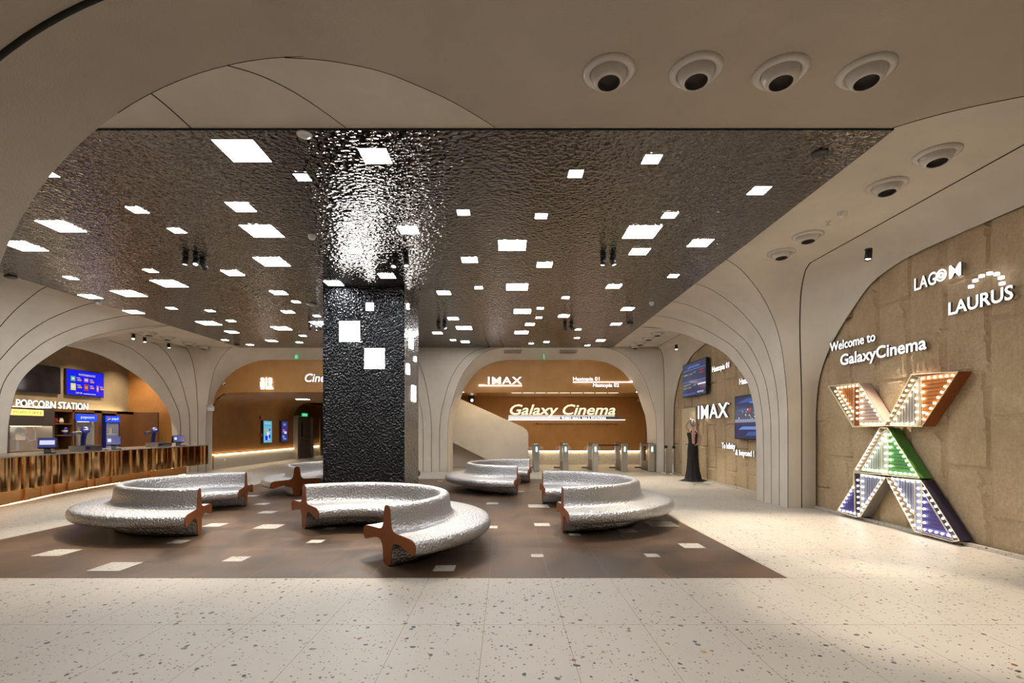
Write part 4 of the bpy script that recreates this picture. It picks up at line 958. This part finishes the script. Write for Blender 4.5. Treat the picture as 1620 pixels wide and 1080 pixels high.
# ------------------------------------------------------------------ cabinets and machines along the popcorn wall
XC = -13.0
cb = thing('back_cabinet', 'brown wall cabinet with open shelves and appliance bays behind the counter', 'cabinet', (-13.25, 15.4, 0))
mm = MB()
for y0, y1 in ((14.34, 14.42), (15.02, 15.08), (15.80, 16.10), (16.72, 17.88)): mm.box(((XC - 13.49) / 2, (y0 + y1) / 2, 1.055), (.49, y1 - y0, 2.11))
mm.build('upright', 'wood_brown', cb)
mm = MB(); mm.box((-13.245, 16.115, 2.065), (.49, 3.53, .09)); mm.build('top_board', 'wood_brown', cb)
mm = MB(); mm.box((-13.47, 15.55, 1.0), (.03, 2.36, 2.0)); mm.build('back_board', 'wood_brown', cb)
for z in (.9, 1.32, 1.66): q = MB(); q.box((-13.24, 14.72, z), (.46, .6, .03)); q.build('shelf', 'wood_brown', cb)
q = MB(); q.box((-12.6, 17.5, 1.05), (.9, .06, 2.1)); q.build('side_door', 'wood_brown', cb)
q = MB(); q.box((-12.25, 17.46, 1.5), (.02, .02, .1)); q.build('door_handle', 'steel', cb)
def bag(label, y, z, ma, h=.16):
    o = MB(); o.lathe([(.001, 0), (.06, .01), (.075, h * .5), (.05, h * .9), (.06, h)], 0, 12, Matrix.Translation((-13.1, y, z)) @ Matrix.Diagonal((.6, 1, 1, 1))); tag(o.build('snack_bag', ma), label, 'snack bag', 'snack packs on the cabinet shelves')
bag('red and white snack bag on top cabinet shelf, left one', 14.55, 1.675, 'red'); bag('pale snack bag on top cabinet shelf, right one', 14.74, 1.675, 'paper')
cu = thing('popcorn_bucket', 'dark blue popcorn bucket on the middle cabinet shelf', 'bucket', (-13.1, 14.85, 1.335)); o = MB(); o.lathe([(.06, 0), (.085, .22), (.08, .22), (.056, .01)], 0, 20, cap0=True); o.build('cup', 'blue_dark', cu, world=False); o = MB(); o.lathe([(.0735, .09), (.0790, .14)], 0, 20); o.build('band', 'paper', cu, world=False)
# popcorn machine
pm = thing('popcorn_machine', 'tall steel popcorn machine with glass front, kettle and yellow lit sign', 'popcorn machine', (-13.1, 13.6, 0))
mm = MB(); mm.box((-13.2, 13.62, .45), (.6, 1.36, .9)); mm.box((-13.2, 13.62, 1.84), (.6, 1.36, .5))
for y in (12.97, 14.27): mm.box((-13.2, y, 1.25), (.6, .07, .75))
mm.build('cabinet', 'steel', pm)
mm = MB(); mm.box((-13.45, 13.62, 1.25), (.04, 1.26, .72)); mm.box((-13.2, 13.62, .91), (.5, 1.26, .03)); mm.build('inner_lining', 'warm_inside', pm)
mm = MB(); mm.box((-13.25, 13.62, 1.58), (.3, 1.0, .015)); mm.build('warming_lamp', 'lightbox_hot', pm)
mm = MB(); mm.lathe([(.16, 1.20), (.20, 1.22), (.2, 1.40)], 0, 28, Matrix.Translation((-13.2, 13.5, 0)), cap0=True); kt = mm.build('kettle', 'chrome', pm)
mm = MB(); mm.lathe([(.2, 1.40), (.17, 1.5), (.1, 1.56), (.001, 1.58)], 0, 28, Matrix.Translation((-13.2, 13.5, 0))); mm.build('lid', 'steel_dark', kt)
mm = MB(); mm.tube([(-13.2, 13.5, 1.58), (-13.2, 13.5, 1.62)], .015); mm.tube([(-13.2, 13.72, 1.62), (-13.2, 13.72, 1.3), (-13.18, 13.8, 1.22)], .022); mm.tube([(-13.15, 13.9, 1.6), (-13.13, 13.96, 1.42), (-13.1, 13.92, 1.2), (-13.1, 13.7, 1.17)], .012); mm.build('hanger', 'steel', kt)
mm = MB(); mm.tube([(-13.2, 13.5, .93), (-13.2, 13.5, 1.2)], .045); mm.build('post', 'white', kt)
mm = MB(); mm.box((-12.88, 13.44, 1.95), (.04, .95, .15)); sg_ = mm.build('sign_box', 'lightbox_yellow', pm)
mm = MB(); text_mesh(mm, 'POPCORN', (-12.858, 13.06, 1.915), (0, 1, 0), ZN, .78, .07, .004, .0); mm.build('lettering', ['scr_red', 'scr_red'], sg_)
mm = MB(); mm.box((-12.9, 13.62, 1.25), (.006, 1.22, .68)); mm.build('glass_front', 'glass', pm)
# popcorn warmer
pw = thing('popcorn_warmer', 'steel popcorn warmer with blue lit sign between cabinet bays', 'popcorn warmer', (-13.15, 15.44, 0))
mm = MB(); mm.box((-13.2, 15.44, .5), (.5, .68, 1.0)); mm.box((-13.2, 15.44, 1.86), (.5, .68, .24))
for y in (15.12, 15.76): mm.box((-13.0, y, 1.37), (.05, .05, .76))
mm.build('body', 'steel', pw)
mm = MB(); mm.box((-13.43, 15.44, 1.37), (.03, .62, .74)); mm.build('lining', 'warm_inside', pw)
mm = MB(); mm.box((-13.15, 15.5, 1.735), (.25, .3, .012)); mm.build('lamp', 'lightbox_hot', pw)
mm = MB(); mm.box((-12.93, 15.43, 1.855), (.05, .74, .22)); sb = mm.build('sign_box', 'lightbox_blue', pw)
mm = MB(); text_mesh(mm, 'popcorn', (-12.903, 15.19, 1.835), (0, 1, 0), ZN, .5, .085, .004, .02); mm.build('lettering', ['scr_white', 'scr_white'], sb)
mm = MB(); mm.box((-12.96, 15.44, 1.37), (.006, .6, .72)); mm.build('glass_front', 'glass', pw)
# drinks fridge
fr = thing('drinks_fridge', 'tall blue glass door drinks fridge with lit sign behind the counter', 'fridge', (-13.1, 16.41, 0))
mm = MB(); mm.box((-13.4, 16.41, .98), (.06, .58, 1.94)); mm.box((-13.15, 16.41, 1.84), (.5, .58, .22)); mm.box((-13.15, 16.41, .15), (.5, .58, .3))
for y in (16.14, 16.68): mm.box((-13.15, y, 1.0), (.5, .04, 1.5))
mm.build('body', 'blue_dark', fr)
mm = MB(); mm.box((-13.36, 16.41, 1.02), (.02, .5, 1.42)); mm.build('inner_back', 'fridge_inside', fr)
mm = MB(); mm.box((-12.89, 16.41, 1.84), (.02, .58, .21)); hb = mm.build('sign_box', 'lightbox_blue', fr)
mm = MB(); text_mesh(mm, 'pepsi', (-12.878, 16.36, 1.815), (0, 1, 0), ZN, .27, .085, .004, .02); mm.build('lettering', ['scr_white', 'scr_white'], hb)
mm = MB(); cy, cz, rr = 16.24, 1.84, .068
cir = [(rr * math.cos(a), rr * math.sin(a)) for a in (2 * math.pi * i / 28 for i in range(28))]
mm.poly([(-12.878, cy + u, cz + v) for u, v in cir], 0)
mm.poly([(-12.877, cy + u, cz + v) for u, v in [(rr * .97 * math.cos(a), rr * .97 * math.sin(a)) for a in (R(205) - R(190) * i / 16 for i in range(17))] + [(.02, .02), (-.02, -.005)]], 1)
mm.poly([(-12.877, cy + u, cz + v) for u, v in [(rr * .97 * math.cos(a), rr * .97 * math.sin(a)) for a in (R(220) + R(130) * i / 16 for i in range(17))] + [(.02, -.02), (-.02, -.035)]], 2)
mm.build('emblem', ['scr_white', 'scr_red', 'blue_dark'], hb)
for z in (1.02, 1.35): q = MB(); q.box((-13.15, 16.41, z), (.4, .5, .012)); q.build('shelf', 'white', fr)
mm = MB(); mm.box((-12.90, 16.41, 1.0), (.01, .5, 1.42)); mm.build('glass_door', 'glass', fr)
bc = ['green_pale', 'paper', 'scr_orange', 'red', 'blue', 'black', 'green_pale', 'x_green_dark']
for z, nm in ((1.36, 'top'), (1.03, 'middle')):
    for i in range(6):
        o = MB(); o.lathe([(.03, 0), (.032, .01), (.032, .13), (.012, .17), (.012, .2)], 0, 12, Matrix.Translation((-13.05, 16.22 + .075 * i, z)), cap0=True, cap1=True)
        tag(o.build('drink_bottle', bc[(i * 3 + int(z * 10)) % 8]), '%s drink bottle from left on %s shelf in the glass fridge' % (ORD[i], nm), 'bottle', 'bottles in the drinks fridge')

# ------------------------------------------------------------------ fare gates and barrier posts
def gate():
    t = thing('entry_gate', 'x', 'turnstile', (0, 0, 0), 'steel entry gates under the right arch')
    b = MB(); b.box((0, .09, .5), (.2, .18, 1.0)); b.build('front_post', 'steel', t, .02, world=False)
    c = MB(); c.box((0, 1.2, .5), (.18, .2, 1.0)); c.build('rear_post', 'steel', t, .02, world=False)
    d = MB(); d.box((0, .65, .94), (.16, 1.0, .1)); d.build('upper_housing', 'steel_dark', t, .01, world=False); d = MB(); d.box((0, .65, .2), (.14, 1.0, .32)); d.build('lower_housing', 'steel_dark', t, .01, world=False)
    e = MB(); e.box((0, -.004, .80), (.055, .012, .17)); e.build('status_light', 'led_cyan', t, world=False)
    p = MB(); p.box((0, .65, 1.005), (.14, 1.1, .015)); p.build('top_glass', 'black_gloss', t, world=False)
    g = MB(); g.box((-.2, .70, .62), (.2, .012, .5)); g.box((.2, .70, .62), (.2, .012, .5)); g.build('glass_wing', 'glass', t, world=False)
    r = MB(); r.box((-.2, 1.15, .07), (.22, .1, .05)); r.build('foot', 'steel_dark', t, world=False)
    return t
gx = [1.12, 2.15, 3.21, 4.25, 5.22]
g0 = gate(); gl = ['leftmost steel entry gate, next to the stair parapet', 'second steel entry gate from the stair parapet', 'middle one of the five steel entry gates', 'fourth steel entry gate, right of the belt', 'rightmost steel entry gate, against the white pier']
for i, x in enumerate(gx):
    if i == 0: g0.location = (x, 17.72, 0); g0['label'] = gl[0]
    else: dup(g0, (x, 17.72, 0), gl[i])
o = MB(); o.tube([(3.32, 18.3, .93), (4.15, 18.3, .93)], .025, seg=8); tag(o.build('barrier_belt', 'black'), 'black belt stretched between third and fourth entry gates', 'belt')
def stanchion(label, x, y):
    t = thing('barrier_post', label, 'barrier post', (x, y, 0), 'chrome belt barrier posts')
    b = MB(); b.lathe([(.17, 0), (.17, .012), (.05, .03), (.03, .035)], 0, 24, cap0=True); b.build('base', 'chrome', t, world=False)
    p = MB(); p.lathe([(.03, .03), (.03, .86)], 0, 16); p.build('pole', 'chrome', t, world=False)
    h = MB(); h.lathe([(.036, .85), (.036, .94), (.02, .95), (.001, .95)], 0, 16); h.box((.03, 0, .9), (.06, .05, .06)); h.build('belt_head', 'black', t, world=False)
stanchion('chrome belt barrier post beside right pier, left one', 5.58, 17.35); stanchion('chrome belt barrier post beside stone wall, right one', 5.70, 16.92)

# ------------------------------------------------------------------ doors, signs, cameras and alarms
d = MB(); d.box((5.90, 16.30, 1.09), (.05, .58, 2.18)); d.box((5.90, 15.71, 1.09), (.05, .58, 2.18)); dd = struct(d.build('door_1', 'cream_door'))
q = MB(); q.box((5.91, 16.005, 1.1), (.05, 1.25, 2.22)); q.build('door_frame', 'grey_door', dd)
q = MB(); q.tube([(5.86, 15.98, 1.02), (5.82, 15.98, 1.02), (5.82, 16.12, 1.02)], .012); q.box((5.87, 15.98, .98), (.01, .04, .2)); q.build('handle', 'steel_dark', dd)
d = MB(); d.box((-10.8, 26.7, 1.09), (.06, 1.9, 2.14)); dd = struct(d.build('door_2', 'grey_door'))
q = MB(); q.box((-10.75, 25.66, 1.1), (.24, .1, 2.2)); q.box((-10.75, 27.7, 1.1), (.24, .1, 2.2)); q.box((-10.75, 26.7, 2.2), (.24, 2.1, .08)); q.build('door_frame', 'grey_door', dd)
q = MB(); q.box((-10.76, 26.0, 1.5), (.02, .12, .7)); q.box((-10.76, 26.5, 1.5), (.02, .12, .7)); q.build('glass_slot', 'black_gloss', dd)
q = MB(); q.tube([(-10.7, 26.3, 1.0), (-10.7, 27.5, 1.0)], .02); q.build('push_bar', 'steel', dd)
q = MB(); q.box((-10.765, 26.42, 1.08), (.01, .012, 2.1)); q.build('leaf_gap', 'black', dd)
d = MB(); d.box((-10.72, 29.4, 1.09), (.06, 1.0, 2.14)); struct(d.build('door_3', 'grey_door'))
def exit_sign(label, c, w_, h, yaw, tilt=0):
    t = thing('exit_sign', label, 'exit sign', c, 'green emergency exit signs'); t.rotation_euler = (0, R(tilt), R(yaw))
    a = MB(); a.box((0, 0, 0), (w_, .03, h)); a.build('panel', 'exit_green', t, world=False)
    b = MB(); f = -.0165
    b.box((-w_ * .18, f, 0), (w_ * .1, .003, h * .5)); b.box((-w_ * .18, f, h * .3), (w_ * .07, .003, h * .14)); b.box((w_ * .15, f, 0), (w_ * .3, .003, h * .14)); b.box((w_ * .27, f, 0), (w_ * .07, .003, h * .4)); b.build('pictogram', 'scr_white', t, world=False)
    p = MB(); p.tube([(0, 0, h / 2), (0, 0, h / 2 + .1)], .008); p.build('hanger', 'steel', t, world=False)
p = on_y(469, 564.5, 18.2); exit_sign('green running man exit sign hanging under the left copper arch soffit', (p.x, p.y, p.z), .15, .14, -35)
p = on_y(860.5, 565, 18.0); exit_sign('green exit sign seen edge on under the right arch soffit', (p.x, p.y, p.z), .3, .14, 82)
p = on_y(482, 656, 25.8); exit_sign('green lit exit sign sticking out above the grey corridor door', (p.x, p.y, p.z), .34, .16, 60, 0)
def cam_(label, c, aim, ma='white'):
    t = thing('security_camera', label, 'security camera', c); a = (Vector(aim)).normalized(); Mx = a.to_track_quat('-Z', 'Y').to_matrix().to_4x4()
    b = MB(); b.tube([(0, .0, .07), (0, 0, 0)], .014); b.lathe([(.035, .07), (.035, .08)], 0, 14, cap0=True, cap1=True); b.build('bracket', ma, t, world=False)
    h = MB(); h.lathe([(.035, .08), (.04, .07), (.04, -.09), (.033, -.09), (.03, -.07)], 0, 16, Mx, cap0=True); h.build('housing', ma, t, world=False)
    l = MB(); l.lathe([(.031, -.075), (.001, -.074)], 0, 16, Mx); l.build('lens', 'black_gloss', t, world=False)
p = on_y(355, 608, 18.4); cam_('white bullet camera on left copper fascia edge', p, (1, -1.2, -.3))
p = on_y(363, 626, 19.2); cam_('white bullet camera under ceiling of the left corridor', p, (1, -.6, -.5))
p = on_y(1011, 633.5, 20.5); cam_('white camera at the right end of the entry gate passage', p, (-1, -.6, -.3))
def alarm(label, px, py, X, rows_):
    p = on_x(px, py, X); t = thing('fire_alarm', label, 'fire alarm', p, 'red fire alarm units in the corridor')
    b = MB(); b.box((.03, 0, 0), (.06, .14, .14)); b.build('housing', 'red', t, .01, world=False); q = MB(); q.box((.065, .03, 0), (.015, .05, .07)); q.build('strobe', 'paper', t, world=False)
alarm('red fire alarm above the light blue poster screen', 411.5, 660, XW, 0); alarm('red fire alarm above the dark violet poster screen', 457, 661.8, XW, 0)
alarm('small red alarm button left of the light blue poster screen', 411.5, 688, XW, 0); alarm('small red alarm button right of the dark violet poster screen', 455.5, 687.5, XW, 0)
p = on_y(333.5, 645, 17.6); t = thing('emergency_light', 'white twin head emergency light on pier of the left arch', 'emergency light', p)
b = MB(); b.box((0, 0, -.03), (.2, .1, .16)); b.build('battery_box', 'white', t, .01, world=False)
for sx in (-.07, .07):
    q = MB(); q.lathe([(.02, .0), (.055, -.06), (.055, -.08), (.001, -.075)], 0, 16, Matrix.Translation((sx, -.02, .09)) @ Matrix.Rotation(R(-70), 4, 'X'), cap0=True); q.build('lamp_head', 'vent_white', t, world=False)
p = on_y(745.5, 631, 20.6); t = thing('wall_speaker', 'small black box speaker above the stair parapet slope', 'speaker', p)
b = MB(); b.box((0, 0, 0), (.26, .2, .26)); b.build('box', 'black', t, .01, world=False); q = MB(); q.lathe([(.05, 0), (.001, .01)], 0, 14, Matrix.Translation((.04, -.105, -.06)) @ Matrix.Rotation(R(90), 4, 'X')); q.build('lamp', 'spot_lens', t, world=False)
for px, lb in ((811, 'pale air grille left in the right arch soffit'), (899, 'pale air grille right in the right arch soffit')):
    p = on_z(px, 558, 4.26); t = thing('air_grille', lb, 'air grille', p); t.rotation_euler = (R(-22), 0, 0); b = MB(); b.box((0, 0, .05), (.66, .2, .03)); b.build('frame', 'vent_white', t, world=False)
    q = MB()
    for i in range(8): q.box((0, -.08 + .023 * i, .03), (.6, .008, .015))
    q.build('louvres', 'steel', t, world=False)
p = on_z(479, 631.5, 2.89); b = MB(); b.box((0, 0, 0), (.5, .35, .02)); o = b.build('ceiling_light', 'panel'); o.location = p; tag(o, 'bright rectangular ceiling light in the left corridor', 'ceiling light')
p = on_x(355.5, 727, XW); b = MB(); b.box((0, 0, 0), (.012, .09, .09)); o = b.build('wall_socket', 'white'); o.location = p; tag(o, 'small white wall socket on the corridor dado', 'socket')

# ------------------------------------------------------------------ dressed mannequin by the double door
MQ = thing('mannequin', 'mannequin in a long black gown with silver disc headdress, arms raised, by cream door', 'mannequin', (5.46, 14.5, 0))
def skin_mesh(name, nodes, edges, ma, parent, root=0, sub=2):
    me = bpy.data.meshes.new(name); me.from_pydata([n_[:3] for n_ in nodes], edges, []); me.materials.append(MATS[ma])
    o = bpy.data.objects.new(name, me); COL.objects.link(o); o.parent = parent
    o.modifiers.new('skin', 'SKIN'); me.skin_vertices.new() if not me.skin_vertices else None
    for i, n_ in enumerate(nodes):
        sv = me.skin_vertices[0].data[i]; r = n_[3]; sv.radius = r if isinstance(r, tuple) else (r, r); sv.use_root = (i == root)
    s = o.modifiers.new('sub', 'SUBSURF'); s.levels = sub; s.render_levels = sub
    for p_ in me.polygons: p_.use_smooth = True
    o.modifiers['skin'].use_smooth_shade = True
    return o
N = [(.0, .02, .98, (.13, .10)), (-.01, .02, 1.14, (.105, .08)), (-.02, .02, 1.30, (.125, .085)), (-.02, .02, 1.42, (.10, .06)), (-.015, .01, 1.50, (.045, .045)), (-.005, -.005, 1.57, (.045, .05)), (0.0, -.02, 1.66, (.068, .085)), (0, -.015, 1.74, (.05, .06)),
     (-.13, .02, 1.42, .045), (-.20, -.02, 1.53, .038), (-.235, -.05, 1.60, .032), (-.19, -.07, 1.70, .027), (-.14, -.07, 1.765, .02),                        # raised arm, hand at the head
     (.10, .02, 1.42, .045), (.165, .02, 1.36, .037), (.235, .0, 1.26, .032), (.19, -.04, 1.17, .027), (.125, -.07, 1.10, .02)]                               # arm akimbo
E_ = [(0, 1), (1, 2), (2, 3), (3, 4), (4, 5), (5, 6), (6, 7), (3, 8), (8, 9), (9, 10), (10, 11), (11, 12), (3, 13), (13, 14), (14, 15), (15, 16), (16, 17)]
def hand(i0, base, d, sd):                                                                  # palm and five curled fingers added to the body skeleton
    b = Vector(base); d = Vector(d).normalized(); sd = Vector(sd).normalized(); nn = d.cross(sd)
    N.append((*(b + d * .05), (.026, .014))); E_.append((i0, len(N) - 1)); pi = len(N) - 1
    for k, (o, L) in enumerate(((-.026, .06), (-.009, .07), (.009, .066), (.025, .052))):
        q0 = b + d * .075 + sd * o; q1 = q0 + d * L * .5; q2 = q1 + (d * .8 + nn * .5) * L * .45
        N.append((*q0, .009)); N.append((*q1, .0075)); N.append((*q2, .006)); n0 = len(N) - 3; E_.extend([(pi, n0), (n0, n0 + 1), (n0 + 1, n0 + 2)])
    q0 = b + d * .03 - sd * .035; q1 = q0 + (d - sd * .8).normalized() * .03; N.append((*q0, .010)); N.append((*q1, .007)); n0 = len(N) - 2; E_.extend([(pi, n0), (n0, n0 + 1)])
hand(12, N[12][:3], (.8, -.1, .35), (0, .9, .2)); hand(17, N[17][:3], (-.75, -.2, -.55), (.2, -.9, .1))
body = skin_mesh('body', N, E_, 'skin', MQ)
fc = MB()                                                                                   # face: nose, lips, eyes and ears on the front of the head
fc.ball((0, -.112, 1.645), .012, 0, 10, 8, (.8, 1.2, 1.6)); fc.ball((-.026, -.094, 1.668), .012, 1, 10, 8, (1.2, .5, .6)); fc.ball((.026, -.094, 1.668), .012, 1, 10, 8, (1.2, .5, .6)); fc.ball((0, -.098, 1.607), .016, 2, 10, 8, (1.3, .5, .5)); fc.ball((-.07, -.01, 1.655), .018, 0, 10, 8, (.4, .8, 1.4)); fc.ball((.07, -.01, 1.655), .018, 0, 10, 8, (.4, .8, 1.4))
fc.build('face', ['skin', 'black', 'red'], MQ, world=False)
gw = MB(); cs = []
GP = [(1.405, .155, .085, -.01), (1.34, .15, .10, -.015), (1.24, .128, .095, -.01), (1.13, .118, .092, -.005), (1.02, .14, .11, 0), (.9, .155, .125, 0), (.7, .155, .125, .0), (.5, .165, .14, 0), (.3, .185, .17, .005), (.14, .22, .21, .01), (.06, .27, .26, .015), (.012, .36, .31, .02), (.004, .40, .33, .02)]
GP = [tuple(q) for q in GP]
for z, a_, b_, ox in GP:
    ring_ = []
    for k in range(49):
        th = 2 * math.pi * k / 48; f = 1 + (.05 * math.sin(11 * th) + .03 * math.sin(5 * th + 1)) * max(0, (1.0 - z)) * 1.2
        ex = 1.0
        if z < .1: ex = 1 + .55 * max(0, math.cos(th - math.pi)) ** 4 * (1 - z / .1) + .45 * max(0, math.cos(th)) ** 6 * (1 - z / .1)
        ring_.append(Vector((ox + a_ * f * ex * math.cos(th) * (.72 if z < .1 else 1), .02 + b_ * f * math.sin(th), z)))
    cs.append(ring_)
gw.grid(cs, flip=True); gw.build('gown', 'fabric_black', MQ, world=False)
st = MB()
for sx in (-.075, .06): st.tube([(sx, -.06, 1.38), (sx * .9, -.055, 1.45), (sx * .9, .03, 1.47), (sx, .09, 1.38)], .012, seg=8)
st.build('shoulder_strap', 'fabric_black', MQ, world=False)
ht = MB(); Mh = Matrix.Translation((-.07, -.06, 1.71)) @ Matrix.Rotation(R(35), 4, 'Z') @ Matrix.Rotation(R(74), 4, 'X') @ Matrix.Diagonal((.75, 1.15, 1, 1))
ht.lathe([(.001, .03), (.05, .028), (.08, .012), (.115, .004), (.118, 0), (.115, -.006), (.001, -.004)], 0, 32, Mh); ht.build('headdress', 'steel_soft', MQ, world=False)
hr = MB(); hr.ball((.0, .02, 1.69), .09, 0, 16, 12, (.92, .95, 1.05)); hr.build('hair', 'steel_soft', MQ, world=False)
